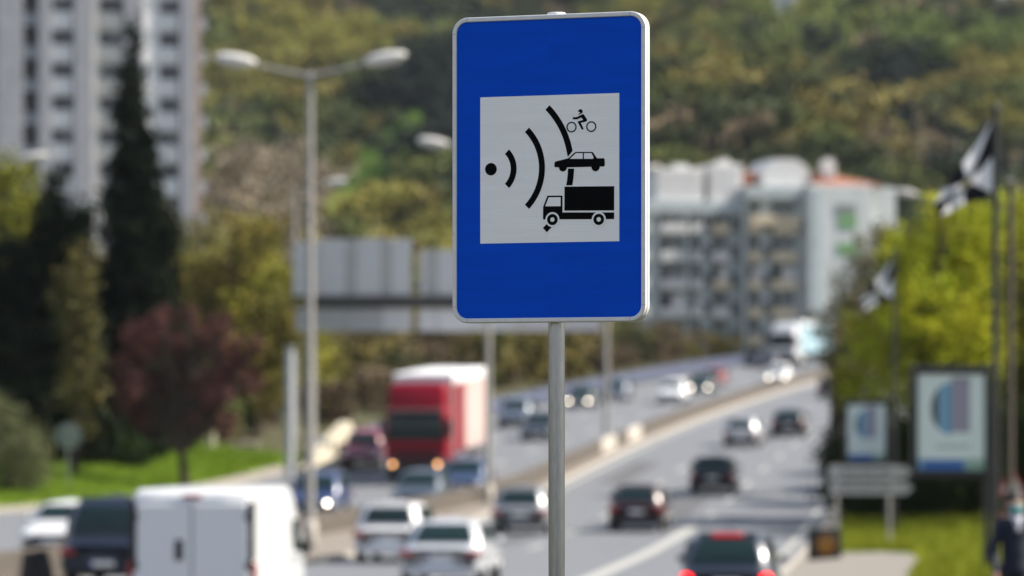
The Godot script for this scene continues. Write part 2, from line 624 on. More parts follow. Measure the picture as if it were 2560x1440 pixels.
	obj("symbol_window", moved(st, pc), film, car)
	# lorry
	st = tool()
	plate(st, zoomed([[430, 638], [1167, 627], [1167, 988], [430, 997]], 1340, 360, 6.0), z, zt)
	plate(st, zoomed([[112, 1133], [112, 945], [175, 775], [400, 772], [400, 1025], [1167, 1018], [1167, 1117], [365, 1128]], 1340, 360, 6.0), z, zt)
	var lorry := obj("lorry_symbol", moved(st, pc), ink, t)
	st = tool()
	plate(st, zoomed([[145, 935], [195, 800], [373, 797], [373, 931]], 1340, 360, 6.0), zt, zt + 0.0004)
	obj("symbol_window", moved(st, pc), film, lorry)
	for c in [[253, 1133], [942, 1124]]:
		st = tool()
		plate(st, disc(sp(1340 + c[0] / 6.0, 360 + c[1] / 6.0), 18.6 / SG), zt, zt + 0.0004)
		obj("wheel_gap", moved(st, pc), film, lorry)
		st = tool()
		ring(st, sp(1340 + c[0] / 6.0, 360 + c[1] / 6.0), 5.8 / SG, 14.0 / SG, zt + 0.0004, zt + 0.0009)
		obj("symbol_wheel", moved(st, pc), ink, lorry)
	# post of galvanised tube with its cap, and the clamps behind
	var zinc := mat("zinc", Color.WHITE, 0.24, 0.9)
	zinc.albedo_texture = noise_tex(51, 0.02, lin(0.30, 0.31, 0.315), lin(0.37, 0.38, 0.39), 512, 4)
	zinc.uv1_triplanar = true
	zinc.uv1_scale = Vector3(9, 1.2, 9)
	st = tool()
	var top := cy + 0.4625
	tube(st, Vector3(0.0, -0.3, -0.072), Vector3(0.0, top - 0.006, -0.072), 0.0242, 0.0242, 32)
	obj("post", st, zinc, t)
	st = tool()
	lathe(st, [Vector2(0.0272, top - 0.022), Vector2(0.0272, top - 0.002), Vector2(0.0255, top), Vector2(0.0, top + 0.0008)], 32, Transform3D(Basis.IDENTITY, Vector3(0, 0, -0.072)))
	obj("post_cap", st, alu, t)
	for yy in [-0.27, 0.27]:
		obj("clamp", boxm(Vector3(0, cy + yy, -0.044), Vector3(0.4, 0.04, 0.03), 0.004), alu, t)

func moved(st: SurfaceTool, by: Vector3) -> Mesh:
	var o := tool()
	st.generate_normals()
	o.append_from(st.commit(), 0, Transform3D(Basis.IDENTITY, by))
	return o.commit()

# ------------------------------------------------------------------ vehicles
func on_road(x: float, d: float, oncoming: bool, length: float, extra_turn := 0.0) -> Transform3D:
	# where a vehicle stands whose nearer end is at distance d
	var dc := d + length / 2.0
	var a := atan(kerb_slope(dc))
	var turn := (PI - a if oncoming else -a) + extra_turn
	var tilt := atan(road_slope(dc)) * (-1.0 if oncoming else 1.0)
	var b := Basis(Vector3.UP, turn) * Basis(Vector3.RIGHT, tilt)
	return Transform3D(b, Vector3(x + kerb_slope(dc) * length / 2.0, road_y(dc), -dc))

func wheel(parent: Node, x: float, z: float, r: float, w: float, rimm: Material) -> void:
	var st := tool()
	var side := signf(x)
	var xf := Transform3D(Basis(Vector3(0, 0, 1), PI / 2), Vector3(x, r, z))
	lathe(st, [Vector2(0.0, -w / 2), Vector2(r * 0.7, -w / 2), Vector2(r * 0.93, -w / 2 + 0.01), Vector2(r, -w / 2 + 0.05), Vector2(r, w / 2 - 0.05), Vector2(r * 0.93, w / 2 - 0.01), Vector2(r * 0.7, w / 2), Vector2(0.0, w / 2)], 24, xf)
	var o := obj("wheel", st, mat("tyre", lin(0.018, 0.018, 0.019), 0.85), parent)
	st = tool()
	xf = Transform3D(Basis(Vector3(0, 0, 1), -PI / 2 * side), Vector3(x + side * w / 2, r, z))
	lathe(st, [Vector2(r * 0.68, -0.004), Vector2(r * 0.68, 0.012), Vector2(r * 0.6, 0.014), Vector2(r * 0.55, 0.004), Vector2(r * 0.2, 0.006), Vector2(r * 0.16, 0.018), Vector2(0.0, 0.02)], 20, xf)
	obj("rim", st, rimm, o)

func bulged(a: Vector3, b: Vector3, c: Vector3, d: Vector3, out: Vector3, lift: float, bulge: float, bow := 0.0) -> SurfaceTool:
	# a pane between a, b (bottom) and d, c (top), lifted along out and domed, with a rim that closes it to the body
	var rows := []
	for i in 9:
		var row := []
		for j in 11:
			var s := j / 10.0
			var t := i / 8.0
			var p := a.lerp(b, s).lerp(d.lerp(c, s), t)
			var k := (1.0 - pow(2 * s - 1, 2)) * (1.0 - pow(2 * t - 1, 2))
			var v := lerpf(0.16, 0.77, t)
			row.append(p + out * (lift + bulge * k + bow * v * (1.0 - v)))
		rows.append(row)
	var st := tool()
	var n: Vector3 = (rows[0][1] - rows[0][0]).cross(rows[1][0] - rows[0][0])
	grid(st, rows, n.dot(out) > 0.0)
	return st

func car(label: String, called: String, category: String, xf: Transform3D, paintm: Material, opt := {}) -> Node3D:
	# forward is -z; the origin is on the road under the middle
	var L: float = opt.get("l", 4.2)
	var W: float = opt.get("w", 1.78)
	var H: float = opt.get("h", 1.47)
	var style: String = opt.get("style", "hatch")
	var belt: float = opt.get("belt", 0.9 if style != "suv" else 1.02)
	var t := thing(called, label, category, Vector3.ZERO, 0.0, opt.get("group", ""))
	t.transform = xf
	var glass := mat("car_glass", lin(0.01, 0.024, 0.025), 0.03)
	glass.metallic_specular = 0.4
	var trim := mat("car_trim", lin(0.014, 0.014, 0.015), 0.7)
	var chrome := mat("rim_silver", lin(0.45, 0.46, 0.48), 0.3, 0.8)
	var zr := L / 2
	var zf := -L / 2
	# cabin: base and roof ends along z
	var cf0 := zf + L * (0.27 if style != "van" else 0.12)
	var cf1 := cf0 + 0.62
	var cr0 := zr - (0.10 if style != "sedan" else 0.62)
	var cr1 := cr0 - (0.42 if style == "hatch" else (0.32 if style == "suv" else 0.62))
	var deck: float = belt if style != "sedan" else belt + 0.03
	var nose: float = belt * 0.8
	# lower body
	var rows := []
	var stations := [0.0, 0.01, 0.03, 0.06, 0.1, 0.15, 0.2, 0.3, 0.45, 0.62]
	var zs := []
	for s in stations:
		zs.append(zr - s)
	for i in range(1, 8):
		zs.append(lerpf(zr - 0.62, zf + 0.75, i / 8.0))
	for i in range(stations.size() - 1, -1, -1):
		zs.append(zf + stations[i] * (1.2 if i > 0 else 1.0))
	for z in zs:
		var er: float = clampf((zr - z) / 0.3, 0.0, 1.0)
		var ef: float = clampf((z - zf) / 0.5, 0.0, 1.0)
		var fr := sqrt(1.0 - pow(1.0 - er, 2.2))
		var ff := sqrt(1.0 - pow(1.0 - ef, 2.2))
		var hw := W / 2 * (0.84 + 0.16 * fr) * (0.78 + 0.22 * ff)
		var top := deck
		if z < cf0 + 0.1:
			top = lerpf(nose, belt, clampf((z - zf) / (cf0 + 0.1 - zf), 0.0, 1.0) ** 0.7)
		top -= 0.10 * (1.0 - fr) + 0.16 * (1.0 - ff)
		var bot := 0.24 + 0.06 * (1.0 - fr) + 0.03 * (1.0 - ff)
		var row := []
		var N := 32
		for k in N:
			var a := TAU * (k + 0.5) / N
			var cx := signf(cos(a)) * pow(absf(cos(a)), 0.36)
			var sy := signf(sin(a)) * pow(absf(sin(a)), 0.5)
			row.append(Vector3(hw * cx * (1.0 - 0.035 * maxf(0.0, sy)), lerpf(bot, top, (sy + 1) / 2), z))
		rows.append(row)
	var st := tool()
	grid(st, rows, true, true)
	for e in [rows[0], rows[-1]]:
		var mid := Vector3.ZERO
		for p in e:
			mid += p
		mid /= e.size()
		for k in e.size():
			face(st, [mid, e[k], e[(k + 1) % e.size()]], Vector3(0, mid.y, 0))
	var body := obj("body", st, paintm, t)
	# cabin
	rows = []
	var levels := [0.0, 0.2, 0.4, 0.6, 0.74, 0.82, 0.87, 0.91, 0.95, 0.98, 1.0]
	var b0 := belt - 0.05
	for v in levels:
		var q: float = clampf((v - 0.74) / 0.26, 0.0, 1.0)
		var ins := 0.24 * (1.0 - sqrt(1.0 - q * q))
		var bow: float = 0.16 * v * (1.0 - v)
		var hw := lerpf(W / 2 - 0.05, W / 2 - 0.24, v) - ins * 0.8 + bow
		var z0 := lerpf(cf0, cf1, v) + ins * 1.6 - bow
		var z1 := lerpf(cr0, cr1, v) - ins + bow
		var row := []
		for k in 4:
			var rad := 0.36 if k < 2 else 0.28
			var c := Vector2((hw - rad) * (1 if k in [0, 3] else -1), (z1 - rad) if k in [0, 1] else (z0 + rad))
			for i in 7:
				var a := PI / 2 * (k + i / 6.0)
				row.append(Vector3(c.x + cos(a) * rad, lerpf(b0, H - 0.045, v), c.y + sin(a) * rad))
		rows.append(row)
	st = tool()
	grid(st, rows, false, true)
	var topc := Vector3(0, H + 0.02, (cf1 + cr1) / 2 - 0.15)
	for k in rows[-1].size():
		face(st, [topc, rows[-1][k], rows[-1][(k + 1) % rows[-1].size()]], Vector3(0, 0, topc.z))
	obj("roof", st, opt.get("roof", paintm), t)
	# glass: the plane of each side of the cabin between v0 and v1
	var v0 := 0.16
	var v1 := 0.77
	var zy := func(v: float) -> float: return lerpf(b0, H, v)
	var hwv := func(v: float) -> float: return lerpf(W / 2 - 0.05, W / 2 - 0.24, v)
	var gl := func(zb: float, zt: float, sgn: float, inset: float, nm: String, parent: Node) -> void:
		var za := lerpf(zb, zt, v0)
		var zc := lerpf(zb, zt, v1)
		var wa: float = hwv.call(v0) - inset
		var wc: float = hwv.call(v1) - inset - 0.02
		var out := Vector3(0, (zb - zt) * sgn, H - b0).normalized()
		out = Vector3(0, absf(zb - zt), (H - b0) * sgn).normalized()
		obj(nm, bulged(Vector3(-wa, zy.call(v0), za), Vector3(wa, zy.call(v0), za), Vector3(wc, zy.call(v1), zc), Vector3(-wc, zy.call(v1), zc), out, 0.008, 0.02, 0.16), opt.get("glass", glass), parent)
	gl.call(cr0, cr1, 1.0, 0.17, "rear_window", t)
	gl.call(cf0, cf1, -1.0, 0.14, "windshield", t)
	for sx in [-1.0, 1.0]:
		var midz := lerpf(cf1, cr1, 0.48)
		for part in 2:
			var za: float = (lerpf(cf0, cf1, v0) + 0.28) if part == 0 else midz + 0.05
			var zb: float = midz - 0.05 if part == 0 else lerpf(cr0, cr1, v0) - 0.24
			var zc: float = (lerpf(cf0, cf1, v1) + 0.22) if part == 0 else midz + 0.05
			var zd: float = midz - 0.05 if part == 0 else lerpf(cr0, cr1, v1) - 0.2
			var out := Vector3((H - b0) * sx, 0.19, 0).normalized()
			obj("side_window", bulged(Vector3(sx * hwv.call(v0), zy.call(v0), za), Vector3(sx * hwv.call(v0), zy.call(v0), zb), Vector3(sx * hwv.call(v1), zy.call(v1), zd), Vector3(sx * hwv.call(v1), zy.call(v1), zc), out, 0.006, 0.008, 0.16), glass, t)
		# mirror
		st = tool()
		ellipsoid(st, Vector3(sx * (W / 2 + 0.07), belt + 0.07, cf0 + 0.42), Vector3(0.1, 0.075, 0.06), 12, 8)
		obj("mirror", st, paintm, t)
		# lights
		var tail: Material = opt.get("tail", mat("tail_red", lin(0.22, 0.012, 0.014), 0.18))
		var tl: Vector3 = opt.get("tail_size", Vector3(0.36, 0.17, 0.16))
		obj("taillight", rbox(Vector3(sx * W * 0.4, deck - 0.12 - tl.y / 2 + opt.get("tail_up", 0.0), zr - 0.06) - tl / 2, Vector3(sx * W * 0.4, deck - 0.12 - tl.y / 2 + opt.get("tail_up", 0.0), zr - 0.06) + tl / 2, 0.07), tail, t)
		st = tool()
		ellipsoid(st, Vector3(sx * (W / 2 * 0.68), nose - 0.2, zf + 0.16), Vector3(0.24, 0.1, 0.2), 14, 8)
		var hous := obj("headlight", st, mat("head_clear", lin(0.5, 0.52, 0.55), 0.08, 0.6), t)
		if opt.has("head"):
			st = tool()
			ellipsoid(st, Vector3(sx * (W / 2 * 0.68), nose - 0.2, zf - 0.02), Vector3(0.065, 0.06, 0.05), 14, 8)
			obj("lamp", st, opt["head"], hous)
		for z in [zf + L * 0.19, zr - L * 0.19]:
			wheel(t, sx * (W / 2 - 0.09), z, 0.315 if style != "suv" else 0.35, 0.21, chrome)
	# bumpers, plates, grille, third brake light
	obj("rear_bumper", rbox(Vector3(-W * 0.42, 0.25, zr - 0.14), Vector3(W * 0.42, 0.48, zr + 0.02), 0.08), opt.get("bumper", trim), t)
	obj("front_bumper", boxm(Vector3(0, 0.34, zf + 0.06), Vector3(W * 0.76, 0.2, 0.14), 0.05), trim, t)
	obj("grille", boxm(Vector3(0, 0.52, zf + 0.05), Vector3(W * 0.5, 0.12, 0.12), 0.02), trim, t)
	var pm := mat("plate_white", lin(0.62, 0.62, 0.6), 0.5)
	var pb := mat("plate_blue", lin(0.01, 0.05, 0.35), 0.5)
	var py: float = opt.get("plate_y", 0.66)
	var pl := obj("number_plate", boxm(Vector3(0, py, zr + 0.012), Vector3(0.52, 0.115, 0.02)), pm, t)
	obj("plate_band", boxm(Vector3(-0.24, py, zr + 0.0235), Vector3(0.042, 0.11, 0.004)), pb, pl)
	pl = obj("number_plate", boxm(Vector3(0, 0.4, zf - 0.018), Vector3(0.52, 0.115, 0.02)), pm, t)
	obj("plate_band", boxm(Vector3(0.24, 0.4, zf - 0.0295), Vector3(0.042, 0.11, 0.004)), pb, pl)
	if opt.has("third"):
		obj("brake_light", boxm(Vector3(0, H - 0.07, cr1 - 0.0), Vector3(0.56, 0.075, 0.16), 0.02), opt["third"], t)
	if style != "sedan":
		obj("roof_spoiler", rbox(Vector3(-W * 0.31, H - 0.09, cr1 - 0.2), Vector3(W * 0.31, H - 0.02, cr1 + 0.02), 0.034), paintm, t)
	obj("aerial", rod(Vector3(0, H - 0.02, cr1 - 0.35), Vector3(0, H + 0.14, cr1 - 0.22), 0.006), trim, t)
	return t

func rod(a: Vector3, b: Vector3, r: float, r2 := -1.0, seg := 12) -> SurfaceTool:
	var st := tool()
	tube(st, a, b, r, r if r2 < 0.0 else r2, seg)
	return st

func rbox(lo: Vector3, hi: Vector3, r: float, front_slope := 0.0) -> SurfaceTool:
	# a box with rounded long and short edges
	var c := (lo + hi) / 2
	var h := (hi - lo) / 2 - Vector3.ONE * r
	var rows := []
	for i in 17:
		var f := PI * i / 16.0 - PI / 2
		var row := []
		for j in 32:
			var t := TAU * (j + 0.5) / 32
			var n := Vector3(cos(f) * cos(t), sin(f), cos(f) * sin(t))
			var p := c + Vector3(h.x * (1 if n.x > 0 else -1), h.y * (1 if i > 8 else -1), h.z * (1 if n.z > 0 else -1)) + n * r
			if i == 8:
				p.y = c.y
			if p.z < c.z and front_slope != 0.0:
				p.z += front_slope * clampf((p.y - lo.y) / (hi.y - lo.y), 0, 1)
			row.append(p)
		rows.append(row)
	var st := tool()
	grid(st, rows, false, true)
	return st

func van(label: String, xf: Transform3D) -> void:
	var t := thing("delivery_van", label, "van")
	t.transform = xf
	var L := 5.4
	var W := 2.05
	var H := 2.3
	var wp := paint("van_white", lin(0.61, 0.62, 0.63), 0.0)
	var glass: Material = mat("car_glass", lin(0.01, 0.024, 0.025), 0.03)
	var trim := mat("car_trim", lin(0.014, 0.014, 0.015), 0.7)
	# side outline of the shell: cargo box, sloping windscreen and short bonnet
	var outline := [[2.7, 0.34], [2.7, 2.16], [2.62, 2.27], [2.4, 2.3], [-0.9, 2.3], [-1.15, 2.25], [-1.3, 2.15], [-2.02, 1.32], [-2.5, 1.14], [-2.65, 1.0], [-2.7, 0.75], [-2.7, 0.34]]
	var rows := []
	for q in [[-1.0, 0.09], [-0.995, 0.045], [-0.975, 0.015], [-0.93, 0.0], [-0.5, 0.0], [0.0, 0.0], [0.5, 0.0], [0.93, 0.0], [0.975, 0.015], [0.995, 0.045], [1.0, 0.09]]:
		var row := []
		for p in outline:
			var cz := 0.0
			var cy := 1.25
			var v := Vector2(p[0] - cz, p[1] - cy)
			v -= v.normalized() * q[1] * 1.2
			var hw := W / 2
			# tumblehome above the waist and a narrower nose
			hw -= 0.12 * clampf((p[1] - 1.2) / 1.1, 0.0, 1.0)
			hw -= 0.16 * clampf((-1.9 - p[0]) / 0.8, 0.0, 1.0)
			row.append(Vector3(q[0] * hw, cy + v.y, cz + v.x))
		rows.append(row)
	var st := tool()
	grid(st, rows, false)
	st.set_smooth_group(-1)
	for e in [rows[0], rows[-1]]:
		var mid := Vector3(e[0].x, 1.2, 0.2)
		for k in e.size():
			face(st, [mid, e[k], e[(k + 1) % e.size()]], Vector3(0, 1.2, 0))
	obj("body", st, wp, t)
	# rear doors: two leaves with a gap, hinges, handle, lights
	for sx in [-1.0, 1.0]:
		var door := obj("rear_door", boxm(Vector3(sx * 0.425, 1.22, 2.705), Vector3(0.84, 1.74, 0.05), 0.02), wp, t)
		for hy in [0.55, 1.2, 1.9]:
			obj("hinge", boxm(Vector3(sx * 0.87, hy, 2.72), Vector3(0.06, 0.09, 0.05), 0.01), trim, door)
		if sx < 0:
			obj("door_handle", boxm(Vector3(-0.2, 1.42, 2.735), Vector3(0.13, 0.3, 0.03), 0.012), trim, door)
		obj("taillight", boxm(Vector3(sx * 0.955, 0.92, 2.67), Vector3(0.1, 0.72, 0.1), 0.03), mat("tail_red", lin(0.22, 0.012, 0.014), 0.18), t)
		obj("gutter", boxm(Vector3(sx * 0.925, 1.62, 2.69), Vector3(0.11, 1.0, 0.05), 0.015), trim, t)
		st = tool()
		ellipsoid(st, Vector3(sx * 1.08, 1.36, -1.5), Vector3(0.085, 0.14, 0.06), 12, 8)
		obj("mirror", st, trim, t)
		obj("side_window", boxm(Vector3(sx * 0.955, 1.55, -1.15), Vector3(0.05, 0.5, 0.75), 0.01, Basis(Vector3(0, 0, 1), sx * 0.11)), glass, t)
		obj("side_strip", boxm(Vector3(sx * 1.025, 0.72, 0.3), Vector3(0.03, 0.14, 3.4), 0.01), trim, t)
		st = tool()
		ellipsoid(st, Vector3(sx * 0.72, 0.86, -2.56), Vector3(0.2, 0.14, 0.16), 12, 8)
		obj("headlight", st, mat("head_clear", lin(0.5, 0.52, 0.55), 0.08, 0.6), t)
		for z in [-1.75, 1.75]:
			wheel(t, sx * 0.94, z, 0.35, 0.22, mat("rim_silver", lin(0.45, 0.46, 0.48), 0.3, 0.8))
	obj("door_seal", boxm(Vector3(0, 1.22, 2.70), Vector3(0.009, 1.7, 0.04)), trim, t)
	var ws := bulged(Vector3(-0.8, 1.36, -2.0), Vector3(0.8, 1.36, -2.0), Vector3(0.74, 2.1, -1.36), Vector3(-0.74, 2.1, -1.36), Vector3(0, 0.66, -0.75), 0.03, 0.03)
	obj("windshield", ws, glass, t)
	obj("rear_bumper", boxm(Vector3(0, 0.4, 2.72), Vector3(1.9, 0.2, 0.18), 0.04), trim, t)
	obj("brake_light", boxm(Vector3(0, 2.19, 2.70), Vector3(0.3, 0.06, 0.06), 0.015), mat("tail_red", lin(0.22, 0.012, 0.014), 0.18), t)
	var pl := obj("number_plate", boxm(Vector3(-0.42, 0.66, 2.74), Vector3(0.52, 0.115, 0.02)), mat("plate_white", lin(0.62, 0.62, 0.6), 0.5), t)
	obj("plate_band", boxm(Vector3(-0.66, 0.66, 2.7515), Vector3(0.042, 0.11, 0.004)), mat("plate_blue", lin(0.01, 0.05, 0.35), 0.5), pl)

func lorry(label: String, xf: Transform3D, cabm: Material, boxmat: Material, topm: Material, lit: bool, length := 13.5, H := 4.35) -> void:
	# forward -z; cab in front of an articulated box trailer
	var t := thing("articulated_lorry", label, "lorry")
	t.transform = xf
	var f := -length / 2
	var glass: Material = mat("car_glass", lin(0.01, 0.024, 0.025), 0.03)
	var trim := mat("car_trim", lin(0.014, 0.014, 0.015), 0.7)
	obj("cab", rbox(Vector3(-1.25, 0.95, f), Vector3(1.25, 3.15, f + 2.2), 0.16, 0.12), cabm, t)
	obj("cab_skirt", rbox(Vector3(-1.24, 0.35, f - 0.02), Vector3(1.24, 1.1, f + 1.6), 0.12), trim, t)
	obj("air_deflector", rbox(Vector3(-1.18, 2.9, f + 0.22), Vector3(1.18, H - 0.35, f + 2.1), 0.2, 0.45), cabm, t)
	obj("windshield", bulged(Vector3(-1.16, 1.84, f + 0.05), Vector3(1.16, 1.84, f + 0.05), Vector3(1.1, 2.92, f + 0.1), Vector3(-1.1, 2.92, f + 0.1), Vector3(0, 0.06, -1), 0.012, 0.06), glass, t)
	obj("sun_visor", boxm(Vector3(0, 3.0, f - 0.06), Vector3(2.2, 0.18, 0.28), 0.03, Basis(Vector3.RIGHT, -0.4)), trim, t)
	obj("grille", boxm(Vector3(0, 1.2, f + 0.0), Vector3(2.0, 0.5, 0.08), 0.02), trim, t)
	for k in 4:
		obj("grille_bar", boxm(Vector3(0, 1.04 + k * 0.11, f - 0.05), Vector3(1.9, 0.03, 0.03), 0.008), cabm, t)
	obj("number_plate", boxm(Vector3(0, 0.5, f - 0.035), Vector3(0.52, 0.115, 0.02)), mat("plate_white", lin(0.62, 0.62, 0.6), 0.5), t)
	for sx in [-1.0, 1.0]:
		var st := tool()
		ellipsoid(st, Vector3(sx * 0.93, 0.86, f + 0.02), Vector3(0.2, 0.15, 0.1), 14, 8)
		var hous := obj("headlight", st, mat("head_clear", lin(0.5, 0.52, 0.55), 0.08, 0.6), t)
		if lit:
			st = tool()
			ellipsoid(st, Vector3(sx * 0.93, 0.86, f - 0.09), Vector3(0.08, 0.08, 0.05), 14, 8)
			obj("lamp", st, lamp_mat("headlamp_warm", Color(1.0, 0.7, 0.4), 2.4), hous)
		obj("mirror", rbox(Vector3(sx * 1.38 - 0.11, 1.95, f + 0.02), Vector3(sx * 1.38 + 0.11, 2.7, f + 0.22), 0.06), trim, t)
		obj("mirror_arm", rod(Vector3(sx * 1.2, 2.75, f + 0.2), Vector3(sx * 1.38, 2.66, f + 0.12), 0.025), trim, t)
		obj("side_window", boxm(Vector3(sx * 1.255, 2.35, f + 0.75), Vector3(0.02, 0.7, 0.8), 0.005), glass, t)
		obj("step_panel", boxm(Vector3(sx * 1.2, 0.75, f + 2.4), Vector3(0.12, 0.6, 1.4), 0.03), cabm, t)
		for z in [f + 1.25, f + 4.6]:
			wheel(t, sx * 1.02, z, 0.5, 0.32, mat("rim_silver", lin(0.45, 0.46, 0.48), 0.3, 0.8))
		for k in 3:
			wheel(t, sx * 1.02, length / 2 - 1.4 - k * 1.3, 0.5, 0.36, mat("rim_silver", lin(0.45, 0.46, 0.48), 0.3, 0.8))
		obj("side_guard", boxm(Vector3(sx * 1.2, 0.75, 0.6), Vector3(0.05, 0.35, 4.2), 0.01), trim, t)
	var z0 := f + 2.55
	var z1 := length / 2
	obj("chassis", boxm(Vector3(0, 1.05, (z0 + z1) / 2), Vector3(1.0, 0.3, z1 - z0)), trim, t)
	obj("trailer_box", boxm(Vector3(0, (1.22 + H - 0.42) / 2, (z0 + z1) / 2), Vector3(2.55, H - 0.42 - 1.22, z1 - z0), 0.03), boxmat, t)
	for sx in ([-1.0, 1.0] if lit else []):
		obj("side_panel", boxm(Vector3(sx * 1.28, (1.22 + H - 0.42) / 2, z0 + 1.6), Vector3(0.03, H - 0.46 - 1.22, 3.1), 0.008), cabm, t)
	obj("trailer_roof", boxm(Vector3(0, H - 0.2, (z0 + z1) / 2 - 0.05), Vector3(2.56, 0.434, z1 - z0 + 0.1), 0.06), topm, t)

func build_traffic() -> void:
	# driving away, on our side
	van("white delivery van with closed windowless rear doors and a bare right flank", on_road(-4.92, 59.0, false, 5.4).scaled_local(Vector3(1, 1.07, 1)))
	car("dark blue sport utility vehicle half hidden by the white delivery van", "utility_vehicle", "car", on_road(-8.75, 82.0, false, 4.5), paint("p_navy", lin(0.012, 0.022, 0.05)), {"style": "suv", "l": 4.5, "w": 1.9, "h": 1.95, "plate_y": 0.52, "tail_up": -0.05})
	car("silver saloon car with red tail lights in front of a white hatchback", "saloon_car", "car", on_road(-1.55, 82.0, false, 4.5), paint("p_silver", lin(0.52, 0.53, 0.56), 0.45), {"style": "sedan", "l": 4.5, "h": 1.46, "bumper": paint("p_silver", Color.WHITE)})
	car("white estate car driving close behind the silver saloon", "estate_car", "car", on_road(-3.15, 97.0, false, 4.5), paint("p_white", lin(0.66, 0.66, 0.67), 0.0), {"style": "suv", "belt": 0.95, "l": 4.5, "h": 1.56, "bumper": paint("p_white", Color.WHITE)})
	car("grey hatchback with a wide dark rear window just left of the sign post", "hatchback_car", "car", on_road(0.22, 119.0, false, 4.2), paint("p_grey", lin(0.26, 0.27, 0.29), 0.4), {"l": 4.2, "h": 1.5})
	car("dark red hatchback alone in the lane right of the sign post", "hatchback_car", "car", on_road(3.9, 121.0, false, 4.1), paint("p_wine", lin(0.035, 0.01, 0.014)), {"l": 4.1, "h": 1.5, "belt": 0.95})
	car("black hatchback beside the tree shadows on the road", "hatchback_car", "car", on_road(7.8, 150.0, false, 4.1), paint("p_black", lin(0.012, 0.012, 0.014)), {"l": 4.1, "h": 1.5})
	car("silver hatchback climbing next to a black saloon", "hatchback_car", "car", on_road(11.3, 190.0, false, 4.2), paint("p_silver_two", lin(0.46, 0.47, 0.5), 0.4), {"l": 4.2, "h": 1.5})
	car("black saloon climbing next to the silver hatchback", "saloon_car", "car", on_road(14.5, 202.0, false, 4.5), paint("p_black", Color.BLACK), {"style": "sedan", "l": 4.5, "h": 1.48})
	car("dark maroon car, the farthest of those driving up the hill", "hatchback_car", "car", on_road(21.7, 262.0, false, 4.2), paint("p_maroon", lin(0.045, 0.012, 0.02)), {"l": 4.2})
	var brake := lamp_mat("brake_red", Color(1.0, 0.03, 0.02), 2.2)
	car("dark blue hatchback braking with glowing red lights at the bottom edge", "hatchback_car", "car", on_road(3.82, 68.5, false, 3.9), paint("p_midnight", lin(0.012, 0.018, 0.035)), {"l": 3.9, "h": 1.55, "belt": 0.93, "w": 1.74, "tail": brake, "third": lamp_mat("brake_red_high", Color(0.75, 0.04, 0.07), 0.14), "tail_size": Vector3(0.22, 0.2, 0.16)})
	# coming towards us, on the far side
	var crimson := paint("p_lorry_red", lin(0.20, 0.002, 0.012), 0.0)
	crimson.metallic_specular = 0.2
	crimson.clearcoat = 0.3
	var lit := lamp_mat("headlamp_white", Color(1.0, 0.94, 0.85), 9.0)
	car("white car coming down behind the low wall beside the dark utility vehicle", "saloon_car", "car", on_road(-12.4, 103.0, true, 4.4), paint("p_white_two", lin(0.68, 0.68, 0.68), 0.0), {"style": "sedan", "l": 4.4, "h": 1.46})
	car("blue car with headlights on behind the tall double lamp post", "hatchback_car", "car", on_road(-6.95, 132.0, true, 4.2), paint("p_blue", lin(0.012, 0.028, 0.10)), {"l": 4.2, "h": 1.55, "head": lit})
	car("blue-grey car coming down just in front of the red lorry", "hatchback_car", "car", on_road(-3.5, 137.0, true, 4.2), paint("p_steel", lin(0.045, 0.062, 0.085), 0.4), {"l": 4.2, "h": 1.45})
	car("medium blue car hugging the central wall beside the red lorry", "hatchback_car", "car", on_road(-2.0, 148.0, true, 4.2), paint("p_sky", lin(0.022, 0.045, 0.11), 0.3), {"l": 4.2, "h": 1.45})
	lorry("red articulated lorry with lit headlights and a white topped trailer", on_road(-3.95, 157.0, true, 13.5), paint("p_lorry_red", lin(0.19, 0.002, 0.010), 0.0), paint("p_lorry_side", lin(0.74, 0.55, 0.50), 0.0), mat("lorry_top", lin(0.72, 0.73, 0.75), 0.5), true, 13.5, 4.5)
	car("crimson car overtaking on the left of the red lorry", "hatchback_car", "car", on_road(-6.75, 169.0, true, 4.4), paint("p_crimson", lin(0.19, 0.01, 0.035), 0.1), {"l": 4.4, "h": 1.75, "belt": 1.0})
	car("dark grey car seen half behind the left of the sign post", "hatchback_car", "car", on_road(1.25, 197.0, true, 4.2), paint("p_slate", lin(0.03, 0.04, 0.055), 0.3), {"l": 4.2, "h": 1.5})
	car("pale blue utility vehicle following the dark grey car down the hill", "utility_vehicle", "car", on_road(0.0, 213.0, true, 4.4), paint("p_pale_blue", lin(0.09, 0.115, 0.155), 0.4), {"style": "suv", "l": 4.4, "h": 1.68})
	car("dark green car with bright headlights to the right of the sign post", "saloon_car", "car", on_road(4.2, 243.0, true, 4.4), paint("p_bottle", lin(0.02, 0.035, 0.035), 0.3), {"style": "sedan", "l": 4.4, "head": lit})
	car("grey-blue car coming down behind the second lamp post", "hatchback_car", "car", on_road(6.75, 256.0, true, 4.2), paint("p_cadet", lin(0.075, 0.095, 0.13), 0.4), {"l": 4.2, "h": 1.55})
	car("white hatchback coming down the middle of the far carriageway", "hatchback_car", "car", on_road(10.4, 252.0, true, 4.2), paint("p_white_three", lin(0.66, 0.67, 0.69), 0.05), {"l": 4.2, "h": 1.62, "belt": 0.98})
	car("dark teal car close behind the white hatchback on the far carriageway", "hatchback_car", "car", on_road(13.2, 271.0, true, 4.2), paint("p_teal", lin(0.02, 0.04, 0.045), 0.3), {"l": 4.2, "head": lit})
	car("red car behind the dark teal one on the far carriageway", "hatchback_car", "car", on_road(14.9, 288.0, true, 4.2), paint("p_red_far", lin(0.2, 0.02, 0.025), 0.1), {"l": 4.2})
